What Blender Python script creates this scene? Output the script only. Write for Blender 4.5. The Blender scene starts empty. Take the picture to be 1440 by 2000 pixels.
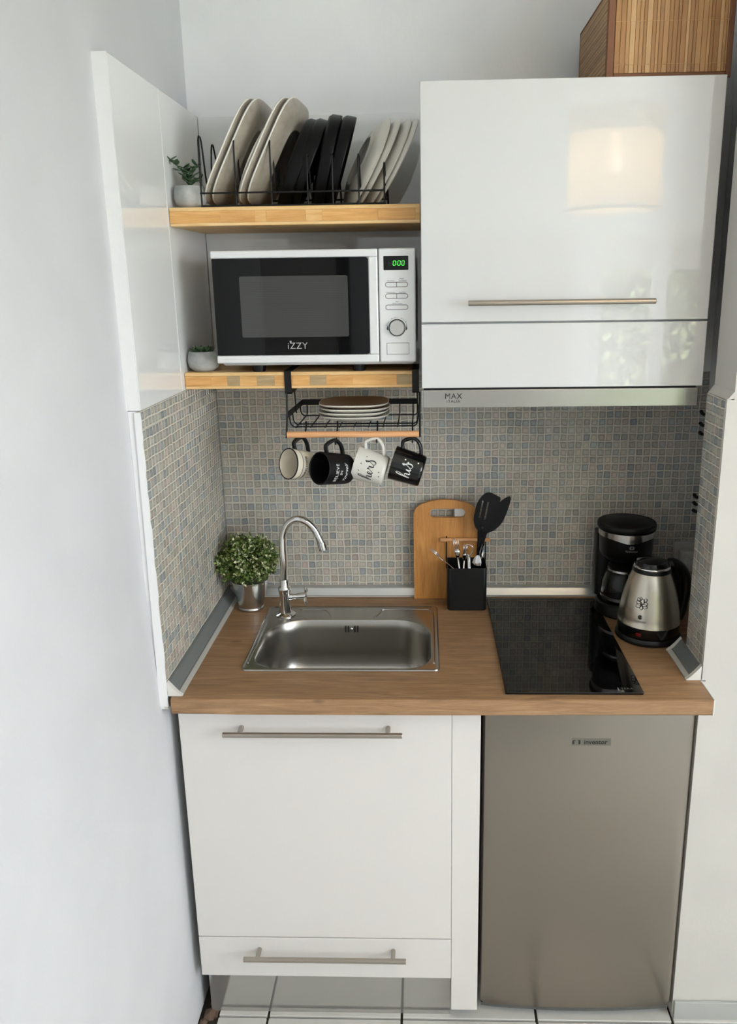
import bpy, bmesh, math, random
from mathutils import Vector, Matrix
R = math.radians
SC = bpy.context.scene
COL = SC.collection

# ------------------------------------------------------------------ camera
CAM_POS = Vector((0.5486, -2.1025, 1.7561))
yaw, pitch, roll, FPX = 0.0328, 0.2563, -0.0138, 1569.13
cy, sy, cp, sp, cr, sr = math.cos(yaw), math.sin(yaw), math.cos(pitch), math.sin(pitch), math.cos(roll), math.sin(roll)
F = Vector((-sy * cp, cy * cp, -sp)); R0 = Vector((cy, sy, 0)); U0 = R0.cross(F)
RV = cr * R0 + sr * U0; UV = -sr * R0 + cr * U0
cd = bpy.data.cameras.new('camera'); cam = bpy.data.objects.new('camera', cd); COL.objects.link(cam)
cam.matrix_world = Matrix(((RV.x, UV.x, -F.x, CAM_POS.x), (RV.y, UV.y, -F.y, CAM_POS.y), (RV.z, UV.z, -F.z, CAM_POS.z), (0, 0, 0, 1)))
cd.sensor_fit = 'VERTICAL'; cd.sensor_height = 24.0; cd.lens = FPX * 24.0 / 2000.0
cd.shift_x = -60.83 / 2000.0; cd.shift_y = -41.23 / 2000.0
cd.clip_start = 0.02
SC.camera = cam

# ------------------------------------------------------------------ world, sun, daylight openings
W = bpy.data.worlds.new('sky'); SC.world = W; W.use_nodes = True
bg = W.node_tree.nodes['Background']
bg.inputs[0].default_value = (0.90, 0.95, 1.0, 1); bg.inputs[1].default_value = 12.5
def lamp(name, kind, loc, rot, energy, color=(1, 1, 1), **kw):
    d = bpy.data.lights.new(name, kind); d.energy = energy; d.color = color
    for k, v in kw.items(): setattr(d, k, v)
    o = bpy.data.objects.new(name, d); COL.objects.link(o); o.location = loc; o.rotation_euler = rot
    return o
sun = lamp('sun', 'SUN', (0, 3, 6), (R(-25), R(0), R(8)), 55.0, (1, .93, .82), angle=R(1))
pt = lamp('side_window_portal', 'AREA', (3.19, -2.85, 1.75), (0, R(90), 0), 1, shape='RECTANGLE', size=1.75, size_y=2.1)
pt.data.cycles.is_portal = True
pt2 = lamp('rear_window_portal', 'AREA', (2.07, -3.99, 1.1), (R(90), 0, 0), 1, shape='RECTANGLE', size=.95, size_y=2.0)
pt2.data.cycles.is_portal = True
SC.view_settings.view_transform = 'Standard'; SC.view_settings.look = 'None'
SC.view_settings.gamma = 1.0; SC.view_settings.use_curve_mapping = False
SC.view_settings.exposure = 0.0

# ------------------------------------------------------------------ materials
def s2l(c): return tuple((x / 255 / 12.92 if x / 255 <= .04045 else ((x / 255 + .055) / 1.055) ** 2.4) for x in c) + (1,)
class Mat:
    def __init__(s, name, col=(200, 200, 200), rough=.5, metal=0., spec=.5, **kw):
        s.m = bpy.data.materials.new(name); s.m.use_nodes = True
        s.nt = s.m.node_tree; s.b = s.nt.nodes['Principled BSDF']
        s.b.inputs['Base Color'].default_value = s2l(col); s.b.inputs['Roughness'].default_value = rough
        s.b.inputs['Metallic'].default_value = metal; s.b.inputs['Specular IOR Level'].default_value = spec
        for k, v in kw.items(): s.b.inputs[k.replace('_', ' ')].default_value = v
    def n(s, t, **kw):
        x = s.nt.nodes.new(t)
        for k, v in kw.items(): setattr(x, k, v)
        return x
    def l(s, a, b): s.nt.links.new(a, b)
    def coord(s, scale=(1, 1, 1), kind='Object', rot=(0, 0, 0)):
        if kind == 'World':
            c = s.n('ShaderNodeNewGeometry').outputs['Position']
        else: c = s.n('ShaderNodeTexCoord').outputs[kind]
        mp = s.n('ShaderNodeMapping'); mp.inputs['Scale'].default_value = scale; mp.inputs['Rotation'].default_value = rot
        s.l(c, mp.inputs[0]); return mp.outputs[0]
    def noise(s, vec, scale=5, detail=3, rough=.5, dist=0):
        x = s.n('ShaderNodeTexNoise'); x.inputs['Scale'].default_value = scale; x.inputs['Detail'].default_value = detail
        x.inputs['Roughness'].default_value = rough; x.inputs['Distortion'].default_value = dist
        s.l(vec, x.inputs['Vector']); return x.outputs['Fac']
    def ramp(s, fac, stops):
        x = s.n('ShaderNodeValToRGB'); e = x.color_ramp.elements
        e[0].position, e[0].color = stops[0][0], s2l(stops[0][1]); e[1].position, e[1].color = stops[-1][0], s2l(stops[-1][1])
        for p, c in stops[1:-1]:
            k = e.new(p); k.color = s2l(c)
        s.l(fac, x.inputs[0]); return x.outputs[0]
    def mix(s, fac, a, b, mode='MIX'):
        x = s.n('ShaderNodeMix', data_type='RGBA', blend_type=mode)
        if isinstance(fac, float): x.inputs[0].default_value = fac
        else: s.l(fac, x.inputs[0])
        for i, v in ((6, a), (7, b)):
            if isinstance(v, tuple): x.inputs[i].default_value = v
            else: s.l(v, x.inputs[i])
        return x.outputs[2]
    def base(s, c): s.l(c, s.b.inputs['Base Color']); return s
    def bump(s, h, strength=.2, dist=.001):
        x = s.n('ShaderNodeBump'); x.inputs['Strength'].default_value = strength; x.inputs['Distance'].default_value = dist
        s.l(h, x.inputs['Height']); s.l(x.outputs[0], s.b.inputs['Normal']); return s

def M_plaster(name, col, bs=.35, sc=55):
    m = Mat(name, col, .75, spec=.25); v = m.coord(kind='World')
    h = m.noise(v, sc, 5, .6); h2 = m.noise(v, 6, 2, .5)
    a = m.n('ShaderNodeMath', operation='MULTIPLY_ADD'); m.l(h2, a.inputs[0]); a.inputs[1].default_value = 3; m.l(h, a.inputs[2])
    m.bump(a.outputs[0], bs, .0015)
    c = tuple(int(x * .985) for x in col)
    return m.base(m.ramp(h2, [(.35, c), (.65, col)]))
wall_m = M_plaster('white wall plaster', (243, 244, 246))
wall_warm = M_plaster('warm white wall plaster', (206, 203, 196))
wall_dimmed = M_plaster('dimmed white wall plaster', (213, 214, 217))  # white plaster, darkened to offset the strong window light on the left wall
ceil_m = M_plaster('ceiling paint', (240, 240, 238))
trim_w = Mat('painted plaster edge', (240, 240, 240), .6); trim_w.bump(trim_w.noise(trim_w.coord(kind='World'), 30, 4), .5, .003)
gloss_w = Mat('white lacquer gloss', (217, 217, 217), .02, spec=.72)
satin_w = Mat('white textured laminate', (223, 219, 215), .38)
_v = satin_w.coord((4, 4, 160), 'World'); satin_w.bump(satin_w.noise(_v, 3, 3), .12, .0006)
tile_w = Mat('glossy white wall tile', (240, 241, 241), .015, spec=.95)
plinth_m = Mat('glossy plinth', (186, 184, 180), .07, .7)
steel = Mat('brushed steel', (186, 184, 180), .22, 1.0); _v = steel.coord((2, 2, 400), 'Object'); steel.bump(steel.noise(_v, 2, 2), .05, .0004)
steel_v = Mat('brushed kettle steel', (200, 192, 178), .24, 1.0, Anisotropic=.6); _v = steel_v.coord((1, 1, 300), 'Object'); steel_v.bump(steel_v.noise(_v, 2, 2), .06, .0004)
fridge_m = Mat('fridge steel', (148, 140, 132), .30, .95); _v = fridge_m.coord((300, 300, 2), 'World'); fridge_m.bump(fridge_m.noise(_v, 2, 2), .05, .0004)
sink_m = Mat('satin sink steel', (178, 175, 170), .26, 1.0); sink_m.bump(sink_m.noise(sink_m.coord((60, 5, 60), 'World'), 4, 3), .06, .0005)
chrome = Mat('chrome', (225, 225, 225), .05, 1.0)
handle_m = Mat('satin nickel handle', (176, 168, 158), .28, 1.0)
alu = Mat('silver strip', (205, 206, 204), .3, .6)
strip_grey = Mat('grey sealing strip', (112, 116, 116), .45)
strip_edge = Mat('pale strip lip', (186, 184, 178), .5)
cap_m = Mat('strip end cap', (222, 220, 214), .5)
blk_metal = Mat('black coated wire', (9, 9, 10), .5, spec=.35)
blk_pl = Mat('black plastic', (7, 7, 8), .32, spec=.4)
blk_gl = Mat('black gloss plastic', (8, 8, 9), .12)
blk_silicone = Mat('black silicone', (7, 7, 9), .5, spec=.3)
blk_ceramic = Mat('black ceramic', (5, 5, 6), .4, spec=.22)
mug_blk = Mat('black mug glaze', (14, 14, 15), .10)
mug_blk_m = Mat('matte black mug', (12, 12, 14), .5, spec=.35)
mug_w = Mat('speckled white mug', (214, 212, 204), .3)
mug_cream = Mat('cream mug', (226, 218, 200), .3)
cream = Mat('shade-darkened cream stoneware', (180, 172, 160), .35); cream.base(cream.ramp(cream.noise(cream.coord((1, 1, 1), 'Object'), 60, 4), [(.3, (156, 147, 134)), (.6, (168, 160, 148))]))  # cream glaze darkened to put the shade of the undersides into its colour
cream_l = Mat('pale stoneware', (226, 222, 212), .3)
taupe = Mat('taupe plate glaze', (150, 130, 112), .4)
glass_blk = Mat('black ceramic glass', (6, 6, 7), .04, spec=.6)
mw_body = Mat('silver microwave plastic', (232, 233, 234), .33, .15)
mw_glass = Mat('dark microwave glass', (7, 7, 8), .03, spec=.3)
mw_win = Mat('microwave window mesh', (66, 66, 66), .06, spec=.4)
btn_edge = Mat('button groove', (78, 78, 78), .5)
btn_m = Mat('microwave button', (228, 229, 230), .3)
ink = Mat('dark print', (28, 28, 28), .5)
ink_soft = Mat('grey print', (110, 110, 110), .5)
white_ink = Mat('white print', (225, 225, 222), .5)
dim_ink = Mat('unlit digit', (46, 48, 46), .4)
led = Mat('green digit', (60, 255, 60), .4); led.b.inputs['Emission Color'].default_value = (.10, .95, .08, 1); led.b.inputs['Emission Strength'].default_value = 1.1
red_m = Mat('red switch', (110, 12, 18), .2)
grout = Mat('beige grout', (212, 207, 194), .8)
dark_gap = Mat('dark gap', (14, 13, 12), .8)
conc = Mat('concrete pot', (176, 176, 174), .8); conc.base(conc.ramp(conc.noise(conc.coord(), 25, 4, .6), [(.35, (150, 154, 154)), (.65, (194, 193, 190))])); conc.bump(conc.noise(conc.coord(), 90, 3), .3, .001)
tin = Mat('galvanised tin', (200, 202, 202), .26, 1.0)
soil = Mat('dark soil', (38, 30, 24), .9)
leaf = Mat('succulent leaf', (58, 84, 54), .45); leaf2 = Mat('pale succulent leaf', (92, 122, 78), .45)
socket_m = Mat('white socket plastic', (196, 194, 188), .4)
shade_m = Mat('linen lamp shade', (236, 228, 210), .8)
_a = shade_m.n('ShaderNodeBsdfTranslucent'); _a.inputs[0].default_value = s2l((248, 236, 212)); _b = shade_m.n('ShaderNodeBsdfTransparent')
_x = shade_m.n('ShaderNodeMixShader'); _x.inputs[0].default_value = .55; shade_m.l(shade_m.b.outputs[0], _x.inputs[1]); shade_m.l(_a.outputs[0], _x.inputs[2])
_y = shade_m.n('ShaderNodeMixShader'); _y.inputs[0].default_value = .10; shade_m.l(_x.outputs[0], _y.inputs[1]); shade_m.l(_b.outputs[0], _y.inputs[2])
shade_m.l(_y.outputs[0], shade_m.nt.nodes['Material Output'].inputs[0])
bulb_m = Mat('lit bulb', (255, 240, 210), .4); bulb_m.b.inputs['Emission Color'].default_value = s2l((255, 226, 180)); bulb_m.b.inputs['Emission Strength'].default_value = 150
shade_rim = Mat('shade trim', (226, 222, 212), .8); _a = shade_rim.n('ShaderNodeBsdfTranslucent'); _a.inputs[0].default_value = s2l((226, 216, 196))
_x = shade_rim.n('ShaderNodeMixShader'); _x.inputs[0].default_value = .4; shade_rim.l(shade_rim.b.outputs[0], _x.inputs[1]); shade_rim.l(_a.outputs[0], _x.inputs[2])
shade_rim.l(_x.outputs[0], shade_rim.nt.nodes['Material Output'].inputs[0])
door_m = Mat('painted door', (214, 212, 206), .4)
floor_tile_m = Mat('floor tile', (212, 210, 204), .22); floor_tile_m.base(floor_tile_m.ramp(floor_tile_m.noise(floor_tile_m.coord(kind='World'), 3, 4), [(.3, (202, 200, 194)), (.7, (220, 218, 212))]))
base_m = Mat('grey baseboard tile', (178, 180, 176), .35)
dirt_grout = Mat('dark floor grout', (58, 52, 44), .9)
rubble = Mat('brown rubble', (104, 84, 70), .95); rubble.bump(rubble.noise(rubble.coord(), 60, 4), .8, .004)
box_trim = Mat('brown fabric binding', (132, 92, 70), .9); box_trim.bump(box_trim.noise(box_trim.coord((900, 900, 900), 'World'), 1, 1), .5, .001)
glass_m = Mat('clear glass', (240, 245, 245), .02); glass_m.b.inputs['Transmission Weight'].default_value = 1.0; glass_m.b.inputs['IOR'].default_value = 1.45
carafe_m = Mat('carafe glass', (232, 236, 236), .01); carafe_m.b.inputs['Transmission Weight'].default_value = 1.0; carafe_m.b.inputs['IOR'].default_value = 1.3
pane_m = Mat('window glass', (255, 255, 255), .0)
_t = pane_m.n('ShaderNodeBsdfTransparent'); _g = pane_m.n('ShaderNodeBsdfGlossy'); _g.inputs['Roughness'].default_value = .02
_x = pane_m.n('ShaderNodeMixShader'); _x.inputs[0].default_value = .05; pane_m.l(_t.outputs[0], _x.inputs[1]); pane_m.l(_g.outputs[0], _x.inputs[2])
pane_m.l(_x.outputs[0], pane_m.nt.nodes['Material Output'].inputs[0])
tree_m = Mat('tree leaves', (118, 134, 96), .6); bark = Mat('bark', (84, 66, 50), .9)
grass_m = Mat('garden ground', (110, 120, 84), .9)

def attr_mat(name, rough, attr='Col', **kw):
    m = Mat(name, (200, 200, 200), rough, **kw); a = m.n('ShaderNodeAttribute'); a.attribute_name = attr
    n = m.noise(m.coord(kind='World'), 160, 3)
    mx = m.mix(.22, a.outputs['Color'], m.ramp(n, [(.3, (110, 108, 100)), (.7, (222, 220, 212))]), 'SOFT_LIGHT')
    m.base(mx); m.bump(n, .15, .0006); return m
chip_m = attr_mat('mosaic chip glaze', .2, spec=.55)
foliage_m = attr_mat('boxwood leaves', .5)

def wood(name, dark, mid, light, scale, rot=(0, 0, 0), rough=.45, knots=.0, kind='World', fine=(10, 190, 190)):
    m = Mat(name, mid, rough); v = m.coord(scale, kind, rot)
    n1 = m.noise(v, 2.2, 6, .6, 1.2)
    n2 = m.noise(m.coord(fine, kind, rot), 3, 3, .6)
    c1 = m.ramp(n1, [(.28, dark), (.5, mid), (.72, light)])
    c = m.mix(.28, c1, m.ramp(n2, [(.3, (90, 80, 70)), (.7, (210, 205, 200))]), 'SOFT_LIGHT')
    if knots:
        w = m.n('ShaderNodeTexVoronoi'); w.inputs['Scale'].default_value = knots
        m.l(m.coord((1, 2.2, 2.2), kind), w.inputs['Vector'])
        k = m.ramp(w.outputs['Distance'], [(.02, (255, 255, 255)), (.10, (0, 0, 0))])
        c = m.mix(k, c, s2l(tuple(int(x * .82) for x in dark)))
    m.base(c); m.bump(n2, .08, .0004); return m
oak = wood('oak laminate', (138, 106, 76), (160, 125, 91), (181, 146, 111), (2.6, 30, 30), knots=5.5)
pine_l = wood('pine lamella', (222, 176, 112), (238, 198, 138), (248, 218, 166), (2, 30, 30), knots=0)
pine_cores = [wood('pine block %s' % n, d, m_, l_, (3, 60, 25), (0, a, 0)) for n, d, m_, l_, a in (
    ('amber', (198, 142, 78), (222, 170, 104), (238, 192, 130), .25), ('grey', (162, 140, 102), (184, 160, 120), (202, 178, 138), 1.3),
    ('honey', (206, 150, 84), (228, 176, 108), (242, 198, 136), 0), ('light', (210, 160, 98), (232, 186, 122), (244, 206, 150), .7))]
bamboo = wood('bamboo board', (184, 126, 62), (206, 146, 78), (222, 166, 98), (28, 28, 1.2), fine=(150, 150, 8))
dowel = wood('beech dowel', (214, 156, 106), (230, 174, 124), (240, 190, 144), (2, 40, 40))
slat_ms = [wood('bamboo slat %s' % n, d, m_, l_, (25, 25, 2), fine=(150, 150, 8)) for n, d, m_, l_ in (
    ('tan', (176, 134, 86), (186, 144, 96), (196, 154, 106)), ('brown', (156, 112, 66), (168, 124, 78), (178, 134, 88)), ('pale', (194, 156, 108), (202, 164, 118), (210, 174, 128)))]

side_ms = [wood('bamboo side slat %s' % n, d, m_, l_, (60, 2, 60), fine=(150, 8, 150)) for n, d, m_, l_ in (
    ('tan', (150, 112, 66), (168, 130, 82), (184, 146, 96)), ('brown', (132, 98, 58), (150, 114, 70), (166, 130, 84)))]

# ------------------------------------------------------------------ helpers
OFF = {}
def tag(o, label=None, cat=None, group=None, kind=None):
    if label: o['label'] = label
    if cat: o['category'] = cat
    if group: o['group'] = group
    if kind: o['kind'] = kind
    return o
def thing(name, label, cat, loc=(0, 0, 0), group=None, mat=None, kind=None):
    o = bpy.data.objects.new(name, None); COL.objects.link(o); o.empty_display_size = .05
    if mat is not None: o.matrix_world = mat; OFF[o.name] = Vector((0, 0, 0))
    else: o.location = loc; OFF[o.name] = Vector(loc)
    return tag(o, label, cat, group, kind)
def obj(name, bm, m, parent=None, smooth=False, mats=None, loc=None, auto=None):
    """link a bmesh as one object; geometry of children of a translated thing is given in world space"""
    off = OFF[parent.name] if parent is not None else (Vector(loc) if loc is not None else Vector((0, 0, 0)))
    if off.length: bmesh.ops.translate(bm, verts=bm.verts, vec=-off)
    bmesh.ops.recalc_face_normals(bm, faces=bm.faces)
    me = bpy.data.meshes.new(name)
    if auto is not None:
        for f in bm.faces: f.smooth = True
        for e in bm.edges:
            e.smooth = not (len(e.link_faces) == 2 and e.calc_face_angle(0) > R(auto))
        ar = sorted(f.calc_area() for f in bm.faces); med = ar[len(ar) // 2]
        for f in bm.faces:
            if f.calc_area() > 12 * med and f.calc_area() > .25 * ar[-1]: f.smooth = False
    elif smooth:
        for f in bm.faces: f.smooth = True
    bm.to_mesh(me); bm.free()
    for mm in (mats or [m]): me.materials.append(mm.m)
    o = bpy.data.objects.new(name, me); COL.objects.link(o)
    if parent is not None: o.parent = parent; OFF[o.name] = off
    else:
        OFF[o.name] = off
        if loc is not None: o.location = loc
    return o
def inst(name, mesh, parent, loc, rz=0):
    o = bpy.data.objects.new(name, mesh); COL.objects.link(o); o.parent = parent
    off = OFF[parent.name]; o.location = Vector(loc) - off; o.rotation_euler = (0, 0, rz); OFF[o.name] = Vector((0, 0, 0)); return o
NB = bmesh.new
def box(bm, a, b, bev=0, seg=2, mi=0):
    a, b = Vector(a), Vector(b); c = (a + b) / 2; d = b - a
    r = bmesh.ops.create_cube(bm, size=1, matrix=Matrix.Translation(c) @ Matrix.Diagonal((abs(d.x), abs(d.y), abs(d.z), 1)))
    vs = r['verts']; fs = {f for v in vs for f in v.link_faces}
    for f in fs: f.material_index = mi
    if bev:
        es = {e for v in vs for e in v.link_edges}
        bmesh.ops.bevel(bm, geom=list(es), offset=bev, segments=seg, profile=.5, affect='EDGES')
    return bm
def B(a, b, bev=0, seg=2): return box(NB(), a, b, bev, seg)
def crom(pts, n=8, closed=False):
    P = [Vector(p) for p in pts]; out = []; k = len(P)
    for i in range(k if closed else k - 1):
        p0 = P[(i - 1) % k] if (closed or i) else P[0]; p1 = P[i]; p2 = P[(i + 1) % k]
        p3 = P[(i + 2) % k] if (closed or i + 2 < k) else P[-1]
        for j in range(n):
            t = j / n
            out.append(.5 * ((2 * p1) + (p2 - p0) * t + (2 * p0 - 5 * p1 + 4 * p2 - p3) * t * t + (3 * p1 - p0 - 3 * p2 + p3) * t ** 3))
    if not closed: out.append(P[-1])
    return out
def tube(bm, pts, r, n=10, closed=False, caps=True, flat=None):
    """swept round (or flattened: flat=(width scale, height scale)) section; r number or list"""
    P = [Vector(p) for p in pts]; k = len(P); rings = []
    up = None
    for i, p in enumerate(P):
        if closed: t = P[(i + 1) % k] - P[i - 1]
        else: t = P[min(i + 1, k - 1)] - P[max(i - 1, 0)]
        t.normalize()
        if up is None: up = Vector((0, 0, 1)) if abs(t.z) < .9 else Vector((0, 1, 0))
        s = t.cross(up).normalized(); up = s.cross(t).normalized()
        rr = r[i] if isinstance(r, (list, tuple)) else r
        fw, fh = flat or (1, 1)
        rings.append([bm.verts.new(p + (s * math.cos(a) * fw + up * math.sin(a) * fh) * rr) for a in (2 * math.pi * j / n for j in range(n))])
    m = k if closed else k - 1
    for i in range(m):
        A, C_ = rings[i], rings[(i + 1) % k]
        for j in range(n): bm.faces.new((A[j], A[(j + 1) % n], C_[(j + 1) % n], C_[j]))
    if caps and not closed: bm.faces.new(rings[0][::-1]); bm.faces.new(rings[-1])
    return bm
def lathe(bm, prof, n=48, c=(0, 0, 0), shape=None, sx=1, sy=1, closed_prof=False):
    """prof: list of (r, z); r==0 becomes a pole"""
    c = Vector(c); rings = []
    for r, z in prof:
        if r <= 1e-7: rings.append([bm.verts.new(c + Vector((0, 0, z)))])
        else:
            ring = []
            for j in range(n):
                a = 2 * math.pi * j / n; f = shape(a) if shape else 1
                ring.append(bm.verts.new(c + Vector((r * f * math.cos(a) * sx, r * f * math.sin(a) * sy, z))))
            rings.append(ring)
    for A, D in zip(rings, rings[1:] + ([rings[0]] if closed_prof else [])):
        for j in range(n):
            if len(A) == 1 and len(D) == 1: break
            if len(A) == 1: bm.faces.new((A[0], D[(j + 1) % n], D[j]))
            elif len(D) == 1: bm.faces.new((A[j], A[(j + 1) % n], D[0]))
            else: bm.faces.new((A[j], A[(j + 1) % n], D[(j + 1) % n], D[j]))
    return bm
def prism(bm, poly, d0, d1, plane='xz', bev=0):
    """extrude polygon between d0 and d1 on the remaining axis"""
    def P(u, v, d): return {'xz': (u, d, v), 'xy': (u, v, d), 'yz': (d, u, v)}[plane]
    a = [bm.verts.new(P(u, v, d0)) for u, v in poly]; b = [bm.verts.new(P(u, v, d1)) for u, v in poly]
    n = len(poly)
    fs = [bm.faces.new(a), bm.faces.new(b[::-1])]
    for i in range(n): fs.append(bm.faces.new((a[i], b[i], b[(i + 1) % n], a[(i + 1) % n])))
    if bev:
        es = [e for f in fs[:2] for e in f.edges]
        bmesh.ops.bevel(bm, geom=es, offset=bev, segments=2, profile=.5, affect='EDGES')
    return bm
def rrect(x0, y0, x1, y1, r, k=6):
    out = []; rs = r if isinstance(r, (list, tuple)) else (r,) * 4   # corners: x1y1, x0y1, x0y0, x1y0
    for (cx, cyy, a0, rr) in ((x1 - rs[0], y1 - rs[0], 0, rs[0]), (x0 + rs[1], y1 - rs[1], 90, rs[1]), (x0 + rs[2], y0 + rs[2], 180, rs[2]), (x1 - rs[3], y0 + rs[3], 270, rs[3])):
        for j in range(k + 1):
            a = R(a0 + 90 * j / k); out.append((cx + rr * math.cos(a), cyy + rr * math.sin(a)))
    return out
def rings_mesh(bm, loops, cap_first=False, cap_last=True):
    V = [[bm.verts.new(p) for p in L] for L in loops]; n = len(V[0])
    for A, D in zip(V, V[1:]):
        for j in range(n): bm.faces.new((A[j], A[(j + 1) % n], D[(j + 1) % n], D[j]))
    if cap_first: bm.faces.new(V[0][::-1])
    if cap_last: bm.faces.new(V[-1])
    return bm
def text_bm(txt, size, bold=0., align='CENTER', shear=0, spacing=1., depth=.0):
    c = bpy.data.curves.new('t', 'FONT'); c.body = txt; c.size = size; c.align_x = align; c.align_y = 'CENTER'
    c.offset = bold; c.shear = shear; c.space_character = spacing; c.extrude = depth; c.resolution_u = 3; c.fill_mode = 'FRONT' if not depth else 'BOTH'
    o = bpy.data.objects.new('t', c); COL.objects.link(o); bpy.context.view_layer.update()
    me = bpy.data.meshes.new_from_object(o.evaluated_get(bpy.context.evaluated_depsgraph_get()))
    bm = NB(); bm.from_mesh(me); bpy.data.objects.remove(o); bpy.data.curves.remove(c); bpy.data.meshes.remove(me)
    return bm
def bm_map(bm, fn):
    for v in bm.verts: v.co = fn(v.co.copy())
    return bm
def front_text(txt, size, x, y, z, **kw):
    """text on a plane facing -y"""
    return bm_map(text_bm(txt, size, **kw), lambda c: Vector((x + c.x, y - c.z, z + c.y)))
def ribbon(bm, pts, w, n=6):
    """flat pen stroke in uv, thicker on the down strokes"""
    P = crom([(a, b, 0) for a, b in pts], n); L = []
    for i, p in enumerate(P):
        t = (P[min(i + 1, len(P) - 1)] - P[max(i - 1, 0)]).normalized(); s = Vector((-t.y, t.x, 0))
        ww = w * (.55 + .75 * max(0, -t.y)); L.append((bm.verts.new(p + s * ww), bm.verts.new(p - s * ww)))
    for (a, b), (c, d) in zip(L, L[1:]): bm.faces.new((a, b, d, c))
    return bm
def superell(n=4.):
    return lambda a: 1.0 / (abs(math.cos(a)) ** n + abs(math.sin(a)) ** n) ** (1 / n)
def basis(x, y, z, o): return Matrix(((x[0], y[0], z[0], o[0]), (x[1], y[1], z[1], o[1]), (x[2], y[2], z[2], o[2]), (0, 0, 0, 1)))
def join_bm(*bms):
    out = NB()
    for b in bms:
        me = bpy.data.meshes.new('j'); b.to_mesh(me); b.free(); out.from_mesh(me); bpy.data.meshes.remove(me)
    return out

# ------------------------------------------------------------------ constants of the alcove (metres)
ZC, CT = .9078, .0363          # worktop top and thickness
ZM, ZT = 1.5177, 2.1468        # top of mosaic tiles, top of white tiles
XR = 1.1457                    # tiled face of the right pier
NX = 1.286                     # right end of the niche behind the pier
YP, YPB = -.5038, -.39         # pier front and back
XL = -.026                     # left wall plaster
YL = -.5793                    # front edge of the left wall tiles
CEIL = 2.75

def struct(name, bm, m, **kw):
    o = obj(name, bm, m, **kw); o['kind'] = 'structure'; return o

# floor: base slab plus separate tiles
floor = struct('floor', B((-1.6, -4.1, -.12), (3.3, .15, -.008)), dirt_grout)
tmesh = {}
ft = .3305
xs = [.1534 + ft * k for k in range(-6, 10)]; ys = [-.522 - ft * k for k in range(-2, 11)]
for i, x in enumerate(xs):
    for j, y in enumerate(ys):
        x0, x1 = max(x, -1.6), min(x + ft, 3.2); y1, y0 = min(y + ft, 0), max(y, -4.0)
        if x1 - x0 < .02 or y1 - y0 < .02: continue
        if y > -1.45 and x0 < -.03:
            x0 = -.03
            if x1 - x0 < .02: continue
        if abs(x0) < .06 and y > -1.0: x0 = max(x0, .028)
        key = (round(x1 - x0, 4), round(y1 - y0, 4))
        if key not in tmesh:
            g = .003; bm = B((g, g, -.009), (key[0] - g, key[1] - g, 0), .0012, 1)
            o = obj('floor_tile', bm, floor_tile_m, floor); tmesh[key] = o.data; o.location = (x0, y0, 0)
        else: inst('floor_tile', tmesh[key], floor, (x0, y0, 0))
rb = NB(); random.seed(5)
for k in range(14):
    s = random.uniform(.006, .016)
    bmesh.ops.create_icosphere(rb, subdivisions=1, radius=s, matrix=Matrix.Translation((random.uniform(-.012, .024), random.uniform(-.62, -.47), s * .3 - .006)) @ Matrix.Diagonal((1, 1.3, .6, 1)))
for v in rb.verts: v.co += Vector([random.uniform(-.002, .002) for _ in range(3)])
o = obj('rubble', rb, rubble, floor); o['kind'] = 'stuff'
struct('ceiling', B((-1.6, -4.1, CEIL), (3.3, .15, CEIL + .12)), ceil_m)

# alcove back wall
wb = struct('wall_back', B((-.13, .012, 0), (NX + .1, .13, CEIL)), wall_m)
# left wall: gently uneven plaster
def wavy_wall(x, y0, y1, z0, z1, thick):
    bm = NB(); ny, nz = 40, 60; G = []
    for i in range(ny + 1):
        row = []
        for j in range(nz + 1):
            y = y0 + (y1 - y0) * i / ny; z = z0 + (z1 - z0) * j / nz
            d = .0025 * math.sin(y * 7 + z * 3.1) * math.sin(z * 4.3 + 1) if y < -.62 else 0
            k = max(0, min(1, (1.25 - z) / .4)); d += .010 * k * k * (3 - 2 * k)
            row.append(bm.verts.new((x + d, y, z)))
        G.append(row)
    for i in range(ny):
        for j in range(nz): bm.faces.new((G[i][j], G[i + 1][j], G[i + 1][j + 1], G[i][j + 1]))
    r = bmesh.ops.extrude_face_region(bm, geom=bm.faces[:])
    for v in [e for e in r['geom'] if isinstance(e, bmesh.types.BMVert)]: v.co.x = x - thick
    return bm
wl = struct('wall_left', wavy_wall(XL, -1.45, .012, 0, CEIL, .1), wall_dimmed, smooth=False, auto=40)
# pier and right front wall
wr_bm = NB()
prism(wr_bm, [(XR, YP), (3.2, YP), (3.2, YPB), (XR, YPB)], 0, ZC - .002, 'xy')
prism(wr_bm, [(XR + .0085, YP), (3.2, YP), (3.2, YPB), (XR + .0085, YPB)], ZC - .002, ZM + .003, 'xy')
prism(wr_bm, [(XR + .014, YP), (3.2, YP), (3.2, YPB), (XR + .014, YPB)], ZM + .003, CEIL, 'xy')
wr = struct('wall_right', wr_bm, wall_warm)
struct('trim_2', B((XR + .0004, YP, ZC + .001), (XR + .0085, YP + .0045, ZM + .003)), wall_warm)
struct('wall_niche', B((NX, YPB, 0), (NX + .1, .012, CEIL)), wall_m)
# plaster lip on top of the pier tiles
struct('trim_3', prism(NB(), [(XR + .0145, ZM + .018), (XR + .0145, ZM + .001), (XR + .001, ZM + .001)], YP, YPB, 'xz'), wall_warm)

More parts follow.
